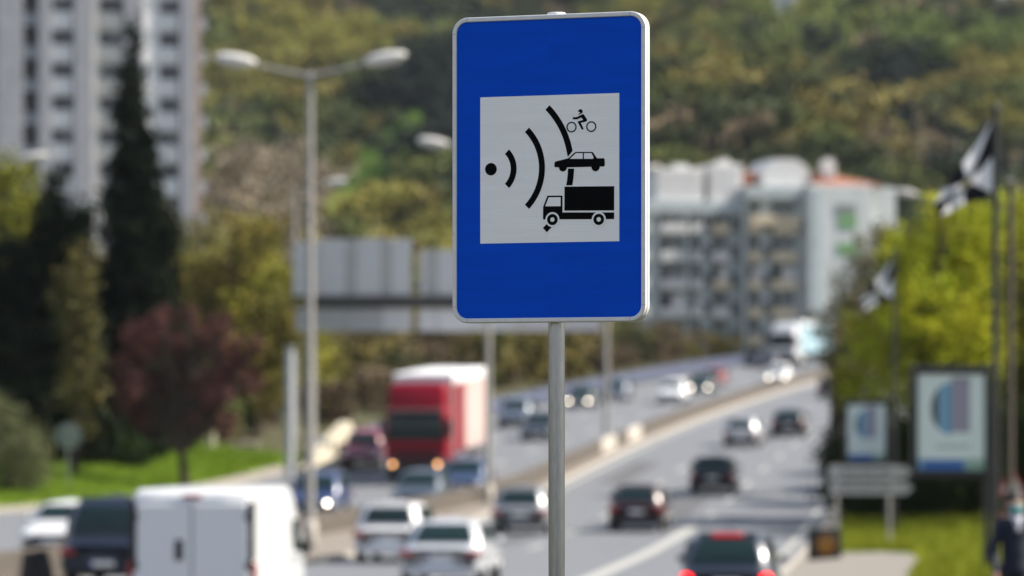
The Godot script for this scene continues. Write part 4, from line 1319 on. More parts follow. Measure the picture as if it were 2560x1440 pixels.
func build_left_trees() -> void:
	var conif := Color(0.014, 0.019, 0.011)
	# the tall cypress
	var p := Vector3(at(335, 0, 165).x, 0, -165.0)
	p.y = land_y(p.x, 165)
	var top := at(0, 62, 165).y - p.y
	var cl := []
	var rr := RandomNumberGenerator.new()
	rr.seed = 5
	for i in 16:
		var f := i / 15.0
		var rad := pick(f, [[0.0, 1.6], [0.25, 1.9], [0.5, 1.5], [0.66, 1.12], [0.75, 0.86], [0.88, 0.5], [1.0, 0.1]])
		cl.append([Vector3(rr.randf_range(-0.18, 0.18), 0.8 + f * (top - 1.4), rr.randf_range(-0.2, 0.2)), Vector3(rad, 1.3, rad), 0.15 + rad * rad])
	cl.append([Vector3(1.75, top * 0.52, 0.3), Vector3(0.35, 0.8, 0.4), 0.2])
	cl.append([Vector3(-1.3, top * 0.40, 0.3), Vector3(0.9, 1.3, 0.6), 0.7])
	cl.append([Vector3(1.2, top * 0.55, 0.2), Vector3(0.45, 0.8, 0.4), 0.25])
	tree("cypress_tree", "tall dark spire-shaped cypress standing in front of the apartment tower", "tree", p, top * 0.7, 0.22, cl, 26000, 0.17, conif, 21, {"spread": 0.2, "mat": "leaf_dark", "back": 0.05, "longish": 2.0, "limbs": 1, "vary": 0.35})
	# the darker conifer with two leaning tips
	p = Vector3(at(120, 0, 158).x, 0, -158.0)
	p.y = land_y(p.x, 158)
	var y := func(v: float) -> float: return at(0, v, 158).y - p.y
	var x := func(u: float) -> float: return at(u, 0, 158).x - p.x
	cl = []
	for e in [[20, 900, 1.9, 3.0], [90, 800, 1.7, 2.6], [110, 700, 1.4, 2.0], [125, 600, 0.85, 1.5], [130, 520, 0.4, 1.1], [135, 460, 0.2, 0.7], [195, 580, 0.6, 1.0], [175, 660, 1.0, 1.4], [225, 540, 0.3, 0.5], [60, 1020, 2.2, 2.0], [200, 1000, 1.7, 2.4], [20, 700, 1.4, 1.8], [170, 860, 1.3, 2.0]]:
		cl.append([Vector3(x.call(e[0]), y.call(e[1]), rr.randf_range(-0.6, 0.6)), Vector3(e[2], e[3], e[2]), e[2] * e[3]])
	tree("conifer_tree", "black-green conifer with two ragged tips at the left edge", "tree", p, 5.0, 0.25, cl, 24000, 0.18, conif, 23, {"spread": 0.22, "mat": "leaf_dark", "back": 0.05, "longish": 1.5, "limbs": 1})
	p = Vector3(at(330, 0, 172).x, 0, -172.0)
	p.y = land_y(p.x, 172)
	cl = []
	for e in [[230, 950, 2.4, 3.4], [330, 900, 2.2, 3.4], [400, 1000, 2.2, 2.6], [280, 1080, 2.6, 1.8], [390, 760, 1.1, 2.4], [300, 780, 1.6, 2.0]]:
		cl.append([Vector3(at(e[0], 0, 172).x - p.x, at(0, e[1], 172).y - p.y, rr.randf_range(-1.0, 0.6)), Vector3(e[2], e[3], e[2]), e[2] * e[3]])
	tree("conifer_tree", "broad dark evergreen mass behind the purple-leaved plum tree", "tree", p, 4.0, 0.25, cl, 20000, 0.2, conif * 0.9, 27, {"spread": 0.25, "mat": "leaf_dark", "back": 0.05, "limbs": 1})
	# purple plum
	p = Vector3(at(462, 0, 152).x, 0, -152.0)
	p.y = land_y(p.x, 152)
	cl = []
	for e in [[360, 850, 0.75, 0.75], [405, 800, 0.35, 0.4], [450, 880, 0.6, 0.6], [520, 840, 0.7, 0.65], [560, 800, 0.35, 0.35], [590, 890, 0.5, 0.7], [335, 960, 0.65, 0.7], [430, 970, 0.8, 0.7], [535, 970, 0.85, 0.8], [365, 1040, 0.55, 0.45], [490, 1050, 0.7, 0.5], [560, 1060, 0.45, 0.4], [305, 920, 0.3, 0.5], [630, 950, 0.3, 0.5], [310, 1010, 0.3, 0.3], [640, 870, 0.25, 0.3], [480, 790, 0.25, 0.3]]:
		cl.append([Vector3(at(e[0], 0, 152).x - p.x, at(0, e[1], 152).y - p.y, rr.randf_range(-0.9, 0.9)), Vector3(e[2], e[3], e[2]), e[2] * e[3]])
	tree("plum_tree", "small plum tree with purple-red leaves and a dark trunk", "tree", p, 2.0, 0.2, cl, 10500, 0.085, Color(0.115, 0.053, 0.048), 31, {"spread": 0.2, "per": 18, "mat": "leaf_purple", "back": 0.3, "limbs": 6, "vary": 0.5})
	# grey-green shrub at the edge
	p = Vector3(at(20, 0, 143).x, 0, -143.0)
	p.y = land_y(p.x, 143)
	tree("shrub", "rounded grey-green shrub at the left edge above the grass", "shrub", p, 1.0, 0.12, [[Vector3(-0.3, 1.6, 0), Vector3(1.7, 1.7, 1.5), 1.0], [Vector3(0.7, 1.1, 0.2), Vector3(1.0, 1.2, 1.0), 0.6], [Vector3(-0.8, 2.9, 0), Vector3(0.9, 0.9, 0.9), 0.4]], 9000, 0.07, Color(0.12, 0.13, 0.065), 33, {"spread": 0.2, "back": 0.35})
	# low dark shrubs on the bank
	var low := [[210, 1110, "low dark green shrub behind the round sign"], [300, 1130, "low dark shrub between the round sign and the plum tree"], [100, 1140, "low green shrub left of the round sign's post"]]
	for i in low.size():
		var d := 160.0
		p = Vector3(at(low[i][0], 0, d).x, 0, -d)
		p.y = land_y(p.x, d)
		tree("low_shrub", low[i][2], "shrub", p, 0.5, 0.06, [[Vector3(0, 0.7, 0), Vector3(1.0, 0.8, 0.9), 1.0], [Vector3(0.7, 0.5, 0), Vector3(0.7, 0.6, 0.7), 0.6]], 3000, 0.08, Color(0.03, 0.05, 0.018), 35 + i, {"spread": 0.16, "group": "shrubs on the left bank"})
	# yellow-green tree at the far left behind the lamp head
	p = Vector3(at(10, 0, 185).x, 0, -185.0)
	p.y = land_y(p.x, 185)
	cl = []
	for e in [[-40, 560, 2.2, 2.8], [30, 500, 1.5, 2.2], [60, 640, 1.6, 2.0], [-60, 760, 2.6, 2.6], [70, 560, 0.8, 1.2], [20, 430, 0.6, 0.8]]:
		cl.append([Vector3(at(e[0], 0, 185).x - p.x, at(0, e[1], 185).y - p.y, rr.randf_range(-1, 1)), Vector3(e[2], e[3], e[2]), e[2] * e[3]])
	tree("poplar_tree", "fresh yellow-green tree at the left edge below the lamp head", "tree", p, 6.0, 0.2, cl, 13000, 0.13, Color(0.17, 0.18, 0.03), 41, {"spread": 0.35})
	# olive and half-bare trees between the cypress and the gantry
	var mids := [
		[560, 600, 1120, 205, 3.6, Color(0.12, 0.105, 0.028), "olive-yellow tree right of the cypress below the double lamp", 15000],
		[690, 690, 1130, 198, 2.6, Color(0.15, 0.14, 0.025), "yellow-green tree left of the tall lamp post and gantry", 11000],
		[470, 560, 1120, 225, 3.2, Color(0.085, 0.08, 0.03), "dull olive tree close to the right side of the cypress", 12000],
		[640, 780, 1140, 188, 2.5, Color(0.085, 0.075, 0.02), "shady olive tree behind the pale roadside column", 9000],
		[760, 800, 1120, 215, 2.6, Color(0.12, 0.11, 0.03), "olive tree behind the foot of the sign gantry", 9000],
		[188, 660, 1150, 153, 0.8, Color(0.065, 0.06, 0.024), "slender olive tree between the two dark conifers above the round sign", 3500],
		[860, 860, 1090, 230, 2.4, Color(0.095, 0.075, 0.04), "brownish tree below the left end of the gantry", 8000],
		[950, 850, 1080, 245, 2.6, Color(0.10, 0.085, 0.035), "brown-olive tree behind the crimson car", 8000],
		[1060, 845, 1060, 250, 2.8, Color(0.09, 0.07, 0.035), "brown tree above the red lorry's trailer", 8000],
		[1170, 850, 1020, 262, 2.6, Color(0.085, 0.075, 0.03), "dark olive tree behind the second lamp post", 7000],
		[1300, 850, 990, 285, 2.8, Color(0.09, 0.075, 0.035), "brown tree just left of the sign post", 7000],
		[1450, 850, 960, 320, 3.0, Color(0.08, 0.075, 0.03), "dull tree just right of the sign post behind the barrier", 7000],
		[1570, 860, 950, 340, 2.8, Color(0.075, 0.07, 0.03), "dull tree left of the apartment block's foot", 7000],
	]
	for i in mids.size():
		var m: Array = mids[i]
		var d: float = m[3]
		p = Vector3(at(m[0], 0, d).x, 0, -d)
		p.y = land_y(p.x, d)
		var ytop := at(0, m[1] - 40, d).y - p.y
		var R: float = m[4]
		cl = []
		for j in 7:
			var f := j / 6.0
			cl.append([Vector3(rr.randf_range(-0.55, 0.55) * R, ytop * lerpf(0.35, 0.9, f), rr.randf_range(-0.5, 0.5) * R), Vector3(R * 0.62, maxf(1.0, ytop * 0.17), R * 0.6) * (1.0 - 0.3 * f), 1.0 - 0.4 * f])
		tree("olive_tree", m[6], "tree", p, ytop * 0.45, 0.18, cl, int(m[7] * 0.75), 0.14, m[5] * 1.65, 60 + i * 3, {"spread": 0.32, "per": 20, "vary": 0.6, "limbs": 5, "group": "trees along the left bank"})

func build_right_trees() -> void:
	var rr := RandomNumberGenerator.new()
	rr.seed = 77
	var lime := Color(0.33, 0.35, 0.026)
	var sets := [
		["lime_tree", "large yellow-green tree behind the big poster board", 128.0, [[2330, 640, 1.6, 1.3], [2420, 570, 1.6, 1.2], [2280, 760, 1.6, 1.4], [2400, 720, 2.0, 1.6], [2220, 850, 1.5, 1.3], [2340, 880, 2.0, 1.5], [2450, 860, 1.7, 1.6], [2180, 960, 1.2, 1.1], [2300, 1000, 1.8, 1.1], [2360, 530, 0.7, 0.6], [2260, 640, 0.7, 0.8]], 15000, lime],
		["lime_tree", "yellow-green tree at the right edge behind the dark flagpoles", 133.0, [[2560, 560, 1.6, 1.5], [2640, 640, 2.2, 2.0], [2540, 700, 1.7, 1.6], [2620, 820, 2.3, 1.8], [2530, 880, 1.6, 1.6], [2600, 1000, 2.2, 1.6], [2700, 760, 2.0, 2.4], [2500, 600, 0.9, 0.8]], 13000, Color(0.30, 0.32, 0.026)],
		["bare_tree", "brownish half-bare tree at the left end of the yellow-green trees", 150.0, [[2170, 720, 1.4, 1.3], [2200, 640, 1.2, 1.1], [2120, 800, 1.3, 1.3], [2230, 780, 1.5, 1.5], [2160, 880, 1.6, 1.3], [2090, 870, 0.8, 0.9], [2260, 640, 1.2, 1.2], [2130, 960, 1.2, 0.9]], 8500, Color(0.16, 0.14, 0.065)],
	]
	for i in sets.size():
		var s: Array = sets[i]
		var d: float = s[2]
		var u0: float = s[3][5][0]
		var p := Vector3(at(u0, 0, d).x, 0, -d)
		p.y = land_y(p.x, d)
		var cl := []
		for e in s[3]:
			cl.append([Vector3(at(e[0], 0, d).x - p.x, at(0, e[1], d).y - p.y, rr.randf_range(-1.2, 1.2)), Vector3(e[2], e[3], e[2]), e[2] * e[3]])
		tree(s[0], s[1], "tree", p, 3.2, 0.2, cl, s[4], 0.11, s[5], 200 + i * 7, {"spread": 0.23, "per": 24, "back": 0.5, "mat": "leaf_lime" if i < 2 else "leaf", "limbs": 4, "vary": 0.5})
	# clipped evergreens that make the dark foot of the thicket
	var hedge := [[2110, 1190, 122], [2180, 1180, 119], [2260, 1190, 116], [2340, 1200, 113], [2420, 1200, 110], [2500, 1200, 107], [2580, 1210, 104], [2650, 1210, 101]]
	var words := ["behind the two direction boards' left post", "below the small poster board", "between the two poster boards", "below the left half of the big poster", "below the right half of the big poster", "behind the dark flagpole's foot", "behind the triangular warning signs", "outermost at the right edge"]
	for i in hedge.size():
		var d: float = hedge[i][2] + 5.0
		var p := Vector3(at(hedge[i][0], 0, d).x + 0.3, 0, -d)
		p.y = land_y(p.x, d)
		var hh := 3.0 + rr.randf_range(-0.3, 0.4)
		tree("evergreen_shrub", "dark evergreen shrub " + words[i], "shrub", p, 1.2, 0.12, [[Vector3(0, hh * 0.45, 0), Vector3(1.1, hh * 0.5, 1.0), 1.0], [Vector3(0.5, hh * 0.3, 0.2), Vector3(0.9, hh * 0.35, 0.9), 0.7], [Vector3(-0.4, hh * 0.75, -0.2), Vector3(0.8, hh * 0.35, 0.8), 0.6]], 5000, 0.1, Color(0.022, 0.032, 0.01), 300 + i, {"spread": 0.2, "mat": "leaf_dark", "back": 0.05, "group": "evergreen shrubs along the right verge"})
	# more roadside trees up the right-hand side: they throw the shade that lies on the road
	var row := [[18.5, 120.0, 8.5, "roadside tree behind the big poster at the right edge"], [19.0, 142.0, 9.6, "roadside tree behind the brownish half-bare tree"], [20.4, 154.0, 9.6, "second roadside tree behind the brownish half-bare tree"], [22.6, 166.0, 9.2, "third roadside tree behind the brownish half-bare tree"], [27.0, 182.0, 8.0, "roadside tree far up the right verge behind the yellow-green trees"], [33.0, 215.0, 8.0, "farthest roadside tree up the right verge"]]
	for i in row.size():
		var e: Array = row[i]
		var p := Vector3(e[0], land_y(e[0], e[1]), -e[1])
		var cl := []
		for j in 7:
			cl.append([Vector3(rr.randf_range(-1.9, 1.9), e[2] * rr.randf_range(0.4, 0.88), rr.randf_range(-2.2, 2.2)), Vector3(1.6, 1.3, 1.7), 1.0])
		tree("roadside_tree", e[3], "tree", p, e[2] * 0.45, 0.2, cl, 9000, 0.14, Color(0.10, 0.10, 0.02), 330 + i, {"spread": 0.35, "group": "trees along the right verge"})

func build_woods() -> void:
	# the woods on the hillside: one mass of crowns nobody could count
	var r := RandomNumberGenerator.new()
	r.seed = 9
	var n1 := FastNoiseLite.new()
	n1.seed = 4
	n1.frequency = 0.009
	var n2 := FastNoiseLite.new()
	n2.seed = 14
	n2.frequency = 0.03
	var kinds := []
	for i in 6:
		var cl := []
		for j in 7 + i:
			cl.append([Vector3(r.randf_range(-0.42, 0.42), r.randf_range(0.32, 0.9), r.randf_range(-0.42, 0.42)), Vector3(0.27, 0.2, 0.27) * r.randf_range(0.7, 1.2), 1.0])
		cl.append([Vector3(0, 0.25, 0), Vector3(0.45, 0.25, 0.45), 2.0])
		kinds.append(leaves(1500 if i < 4 else 800, cl, 0.055 if i < 4 else 0.05, Color(1, 1, 1), 0.25, 500 + i, 10, 0.06, 1.0 if i < 4 else 2.5))
	var places := []
	for i in 6:
		places.append([])
	var palette := [Color(0.22, 0.185, 0.062), Color(0.25, 0.235, 0.06), Color(0.075, 0.088, 0.042), Color(0.032, 0.04, 0.034), Color(0.20, 0.15, 0.098), Color(0.125, 0.145, 0.048)]
	var d := 428.0
	while d < 1110.0:
		var step := 6.2 + (d - 428.0) * 0.0045
		var half := d * 0.2 + 25.0
		var x := -half
		while x < half:
			var px := x + r.randf_range(-0.5, 0.5) * step
			var pd := d + r.randf_range(-0.5, 0.5) * step
			x += step
			if pd < 470.0 and (absf(px - 27.0) < 18.0 or px > kerb_x(pd) - 16.0 and px < kerb_x(pd) + 14.0):
				continue
			var a := n1.get_noise_2d(px * 1.0, pd * 0.33)
			var b := n2.get_noise_2d(px, pd)
			var k := 5
			var q := 1.6 * a + 0.6 * b + r.randf_range(-0.26, 0.26)
			if q > 0.34: k = 1
			elif q > 0.16: k = 0
			elif q > 0.02: k = 5
			elif q > -0.14: k = 4 if b > 0.0 else 2
			elif q > -0.34: k = 2
			else: k = 3
			var tint: Color = palette[k]
			var u := 1280.0 + px / pd * 9600.0
			# a fresh green glade and the dark crest
			if absf(px + 22.0 + (pd - 620.0) * -0.10) < 6.0 and pd > 540.0 and pd < 680.0:
				tint = Color(0.24, 0.37, 0.09)
			for g in [[67.0, 857.0, 17.0, 55.0, Color(0.21, 0.24, 0.07)], [38.0, 750.0, 20.0, 28.0, Color(0.30, 0.27, 0.06)], [92.0, 790.0, 14.0, 40.0, Color(0.16, 0.20, 0.06)], [-52.0, 760.0, 16.0, 40.0, Color(0.21, 0.20, 0.06)]]:
				if pow((px - g[0] + (pd - g[1]) * 0.2) / g[2], 2) + pow((pd - g[1]) / g[3], 2) < 1.0 and r.randf() < 0.72:
					tint = g[4]
					k = 0
			if pd > 850.0 and pd < 902.0 and absf(px - 64.0) < 5.5:
				continue
			if pd > 960.0 and r.randf() < 0.6:
				tint = Color(0.045, 0.05, 0.03)
			if u > 480.0 and u < 800.0 and pd < 620.0 and r.randf() < 0.75:
				tint = Color(0.22, 0.18, 0.13)
				k = 4
			var h := r.randf_range(6.0, 11.5) * (0.8 if k == 1 else 1.0)
			if tint.g > 0.3:
				h = 4.5 if px < 0.0 else 5.5
			elif absf(px + 19.0) < 7.0 and pd > 500.0 and pd <= 545.0:
				h *= 0.45
			var w := h * r.randf_range(0.85, 1.25)
			var bs := Basis(Vector3.UP, r.randf() * TAU).scaled(Vector3(w, h, w))
			var kind := r.randi() % 4 if k != 4 else 4 + r.randi() % 2
			places[kind].append([Transform3D(bs, Vector3(px, land_y(px, pd) - 0.4, -pd)), tint * r.randf_range(0.8, 1.2)])
		d += step
	# the belt of trees below the hill, left of the road and behind the block
	d = 182.0
	while d < 440.0:
		var x := -0.22 * d
		while x < 0.22 * d:
			var px := x + r.randf_range(-2.0, 2.0)
			var pd := d + r.randf_range(-2.5, 2.5)
			x += 5.0
			if px > outer_x(pd) - 4.0 and px < right_x(pd) + 4.0:
				continue
			if pd > 320.0 and pd < 360.0 and px < -24.0:
				continue
			if pd > 375.0 and px > 6.0 and px < 45.0 and pd < 415.0:
				continue
			if d < 268.0 and (px > 0.0 or px < -34.0):
				continue
			var tint: Color = palette[[0, 4, 5, 4, 2, 0][r.randi() % 6]] * 0.8
			var h := r.randf_range(3.5, 7.0) if d > 268.0 else r.randf_range(2.0, 4.5)
			if px > 6.0:
				h *= 0.55
			var w := h * r.randf_range(0.8, 1.2)
			places[r.randi() % 6].append([Transform3D(Basis(Vector3.UP, r.randf() * TAU).scaled(Vector3(w, h, w)), Vector3(px, land_y(px, pd) - 0.3, -pd)), tint * r.randf_range(0.75, 1.15)])
		d += 5.0
	for i in 6:
		var mm := MultiMesh.new()
		mm.transform_format = MultiMesh.TRANSFORM_3D
		mm.use_colors = true
		mm.mesh = kinds[i]
		mm.instance_count = places[i].size()
		for j in places[i].size():
			mm.set_instance_transform(j, places[i][j][0])
			var c: Color = places[i][j][1]
			mm.set_instance_color(j, Color(c.r, c.g, c.b, 1.0))
		var o := MultiMeshInstance3D.new()
		o.name = numbered("hillside_wood")
		o.multimesh = mm
		o.material_override = leafy("leaf_hill", 0.25)
		o.set_meta("kind", "stuff")
		tag(o, ["olive and yellow-green wood covering the hillside", "brown half-bare wood covering parts of the hillside"][0 if i < 4 else 1], "wood", "woods on the hill")
		add_child(o)

func build_grass() -> void:
	# grass on the two verges: blades in tufts, and the turf sheets they grow from
	var r := RandomNumberGenerator.new()
	r.seed = 19
	var turf := grain("turf", lin(0.10, 0.14, 0.012), lin(0.19, 0.24, 0.025), 0.4, 0.95, 111)
	var v := PackedVector3Array()
	var col := PackedColorArray()
	for i in 12:
		var a := r.randf() * TAU
		var p := Vector3(cos(a), 0, sin(a)) * r.randf() * 0.16
		var tip := p + Vector3(r.randf_range(-0.1, 0.1), r.randf_range(0.12, 0.26), r.randf_range(-0.1, 0.1))
		var side := Vector3(cos(a + 1.5), 0, sin(a + 1.5)) * 0.022
		v.append_array([p - side, tip, p + side])
		var g := r.randf_range(0.7, 1.3)
		for k in 3:
			col.append(Color(g, g, g))
	var arr := []
	arr.resize(Mesh.ARRAY_MAX)
	arr[Mesh.ARRAY_VERTEX] = v
	arr[Mesh.ARRAY_COLOR] = col
	var me := ArrayMesh.new()
	me.add_surface_from_arrays(Mesh.PRIMITIVE_TRIANGLES, arr)
	var sides := [["left", 122.0, 178.0, 9500], ["right", 62.0, 135.0, 9500]]
	for s in sides:
		var rows := []
		var d: float = s[1]
		while d <= s[2]:
			var row := []
			for i in 9:
				var x := verge_x(s[0], d, i / 8.0)
				row.append(Vector3(x, land_y(x, d) + 0.04, -d))
			rows.append(row)
			d += 3.0
		var st := tool()
		grid(st, rows, true)
		struct("grass_verge", st, turf)
		var mm := MultiMesh.new()
		mm.transform_format = MultiMesh.TRANSFORM_3D
		mm.use_colors = true
		mm.mesh = me
		mm.instance_count = s[3]
		for i in int(s[3]):
			var dd := r.randf_range(s[1], s[2])
			var x := verge_x(s[0], dd, r.randf_range(0.02, 0.98))
			mm.set_instance_transform(i, Transform3D(Basis(Vector3.UP, r.randf() * TAU).scaled(Vector3.ONE * r.randf_range(0.7, 1.4)), Vector3(x, land_y(x, dd) + 0.03, -dd)))
			var g := r.randf_range(0.75, 1.25)
			mm.set_instance_color(i, Color(0.17 * g, 0.26 * g, 0.03 * g) if s[0] == "left" else Color(0.20 * g, 0.225 * g, 0.022 * g))
		var o := MultiMeshInstance3D.new()
		o.name = numbered("grass")
		o.multimesh = mm
		o.material_override = leafy("leaf_grass", 0.5)
		o.set_meta("kind", "stuff")
		tag(o, "bright green grass on the %s verge" % s[0], "grass")
		add_child(o)

func verge_x(side: String, d: float, f: float) -> float:
	if side == "left":
		return lerpf(outer_x(d) - 13.0, outer_x(d) - 0.8, f)
	var w: float = pick(d, [[40.0, 2.5], [88.0, 3.0], [94.0, 2.7], [97.0, 1.8], [100.0, 0.8], [127.0, 0.3]])
	return lerpf(right_x(d) + 0.2 + w, right_x(d) + 10.5, f)

# ------------------------------------------------------------------ street furniture
func cell_image(w: int, h: int, fn: Callable) -> ImageTexture:
	var img := Image.create(w, h, false, Image.FORMAT_RGB8)
	for y in h:
		for x in w:
			img.set_pixel(x, y, fn.call((x + 0.5) / w, (y + 0.5) / h))
	return ImageTexture.create_from_image(img)

func uv_quad(a: Vector3, b: Vector3, c: Vector3, d: Vector3) -> SurfaceTool:
	# a, b bottom left and right; c, d top right and left
	var st := tool()
	st.set_smooth_group(-1)
	for q in [[a, 0, 1], [d, 0, 0], [c, 1, 0], [a, 0, 1], [c, 1, 0], [b, 1, 1]]:
		st.set_uv(Vector2(q[1], q[2]))
		st.add_vertex(q[0])
	return st

func poster_colour(x: float, y: float) -> Color:
	var paper := lin(0.64, 0.72, 0.70)
	if y > 0.885:
		if y > 0.9 and x > 0.08 and x < 0.68:
			return lin(0.03, 0.12, 0.36)
		return lin(0.16, 0.28, 0.45) if x < 0.72 else lin(0.25, 0.38, 0.3)
	if y > 0.735 and y < 0.775 and x > 0.26 and x < 0.78:
		return lin(0.3, 0.34, 0.34) if int(x * 46.0) % 3 != 0 else paper
	if x > 0.5 and x < 0.78 and y < 0.61 and y > 0.03:
		return lin(0.28, 0.27, 0.33)
	var e := pow((x - 0.48) / 0.28, 2) + pow((y - 0.36) / 0.27, 2)
	if e < 1.0 and x <= 0.5:
		if x < 0.31:
			return lin(0.03, 0.05, 0.07)
		return lin(0.13, 0.30, 0.45) if x > 0.4 else lin(0.2, 0.38, 0.5)
	return paper

func poster_board(label: String, p: Vector3, w: float, h: float, ground: float) -> void:
	var t := thing("poster_board", label, "poster board", Vector3(p.x, ground, p.z), -0.04, "poster boards on the right verge")
	var frame := mat("board_frame", lin(0.012, 0.013, 0.014), 0.4)
	var y := p.y - ground
	obj("case", boxm(Vector3(0, y, -0.12), Vector3(w + 0.22, h + 0.3, 0.2), 0.04), frame, t)
	for s in [-1.0, 1.0]:
		obj("frame", boxm(Vector3(s * (w / 2 + 0.055), y, 0.0), Vector3(0.1, h + 0.3, 0.08), 0.02), frame, t)
		obj("frame", boxm(Vector3(0, y + s * (h / 2 + 0.075), 0.003), Vector3(w + 0.21, 0.14, 0.08), 0.02), frame, t)
	if not mats.has("poster"):
		var m := mat("poster", Color.WHITE, 0.5)
		m.albedo_texture = cell_image(128, 192, poster_colour)
	obj("poster", uv_quad(Vector3(-w / 2, y - h / 2, -0.01), Vector3(w / 2, y - h / 2, -0.01), Vector3(w / 2, y + h / 2, -0.01), Vector3(-w / 2, y + h / 2, -0.01)), mats["poster"], t)
	obj("leg", boxm(Vector3(w / 2 + 0.05, (y - h / 2) / 2 - 0.1, -0.14), Vector3(0.12, y - h / 2 + 0.1, 0.14), 0.02), frame, t)

func flag_colour(x: float, y: float) -> Color:
	var a := atan2(y - 0.5, (x - 0.5) * 1.0) / TAU * 8.0
	var c := lin(0.82, 0.82, 0.84) if posmod(int(floor(a)), 2) == 0 else lin(0.006, 0.006, 0.01)
	var r := Vector2(x - 0.5, (y - 0.5)).length()
	if r < 0.14:
		c = lin(0.45, 0.36, 0.12) if r < 0.10 else lin(0.5, 0.5, 0.5)
	return c

func flagpole(label: String, x: float, d: float, top_v: float, k: float) -> void:
	var g := land_y(x, d)
	var t := thing("flagpole", label, "flagpole", Vector3(x, g, -d), 0.0, "flagpoles on the right verge")
	var h := at(0, top_v, d).y - g
	var dark := mat("pole_dark", lin(0.02, 0.02, 0.018), 0.5)
	obj("pole", rod(Vector3(0, -0.3, 0), Vector3(0, h, 0), 0.062, 0.05, 16), dark, t)
	var st := tool()
	ellipsoid(st, Vector3(0, h + 0.04, 0), Vector3(0.075, 0.075, 0.075), 12, 8)
	obj("finial", st, dark, t)
	obj("foot", boxm(Vector3(0, 0.06, 0), Vector3(0.34, 0.16, 0.34), 0.02), dark, t)
	# the flag, sagging to the left of its hoist
	if not mats.has("flag"):
		var m := mat("flag", Color.WHITE, 0.8)
		m.albedo_texture = cell_image(192, 192, flag_colour)
		m.backlight_enabled = true
		m.backlight = Color(0.9, 0.9, 0.9)
		m.cull_mode = BaseMaterial3D.CULL_DISABLED
	var f := tool()
	f.set_smooth_group(0)
	var pos := func(s: float, q: float) -> Vector3:
		var sag := 1.12 * s + 0.12 * sin(s * PI)
		var hoist := 1.16 * (1.0 - 0.62 * s)
		return Vector3(-0.05 - 0.86 * s * k - 0.05 * sin(q * 7.0 + s * 4.0) * s, h - 0.12 - sag - q * hoist * (0.9 + 0.1 * cos(s * 5.0)), 0.13 * sin(s * 9.0 + q * 3.0) * s + 0.09 * sin(q * 11.0 - s * 5.0) * s)
	for i in 28:
		for j in 22:
			var c := [[i, j], [i + 1, j], [i + 1, j + 1], [i, j], [i + 1, j + 1], [i, j + 1]]
			for e in c:
				var s: float = e[0] / 28.0
				var q: float = e[1] / 22.0
				f.set_uv(Vector2(1.0 - s, q))
				f.add_vertex(pos.call(s, q))
	var flg := obj("flag", f, mats["flag"])
	remove_child(flg)
	used.erase("flag")
	flg.name = "flag"
	t.add_child(flg)

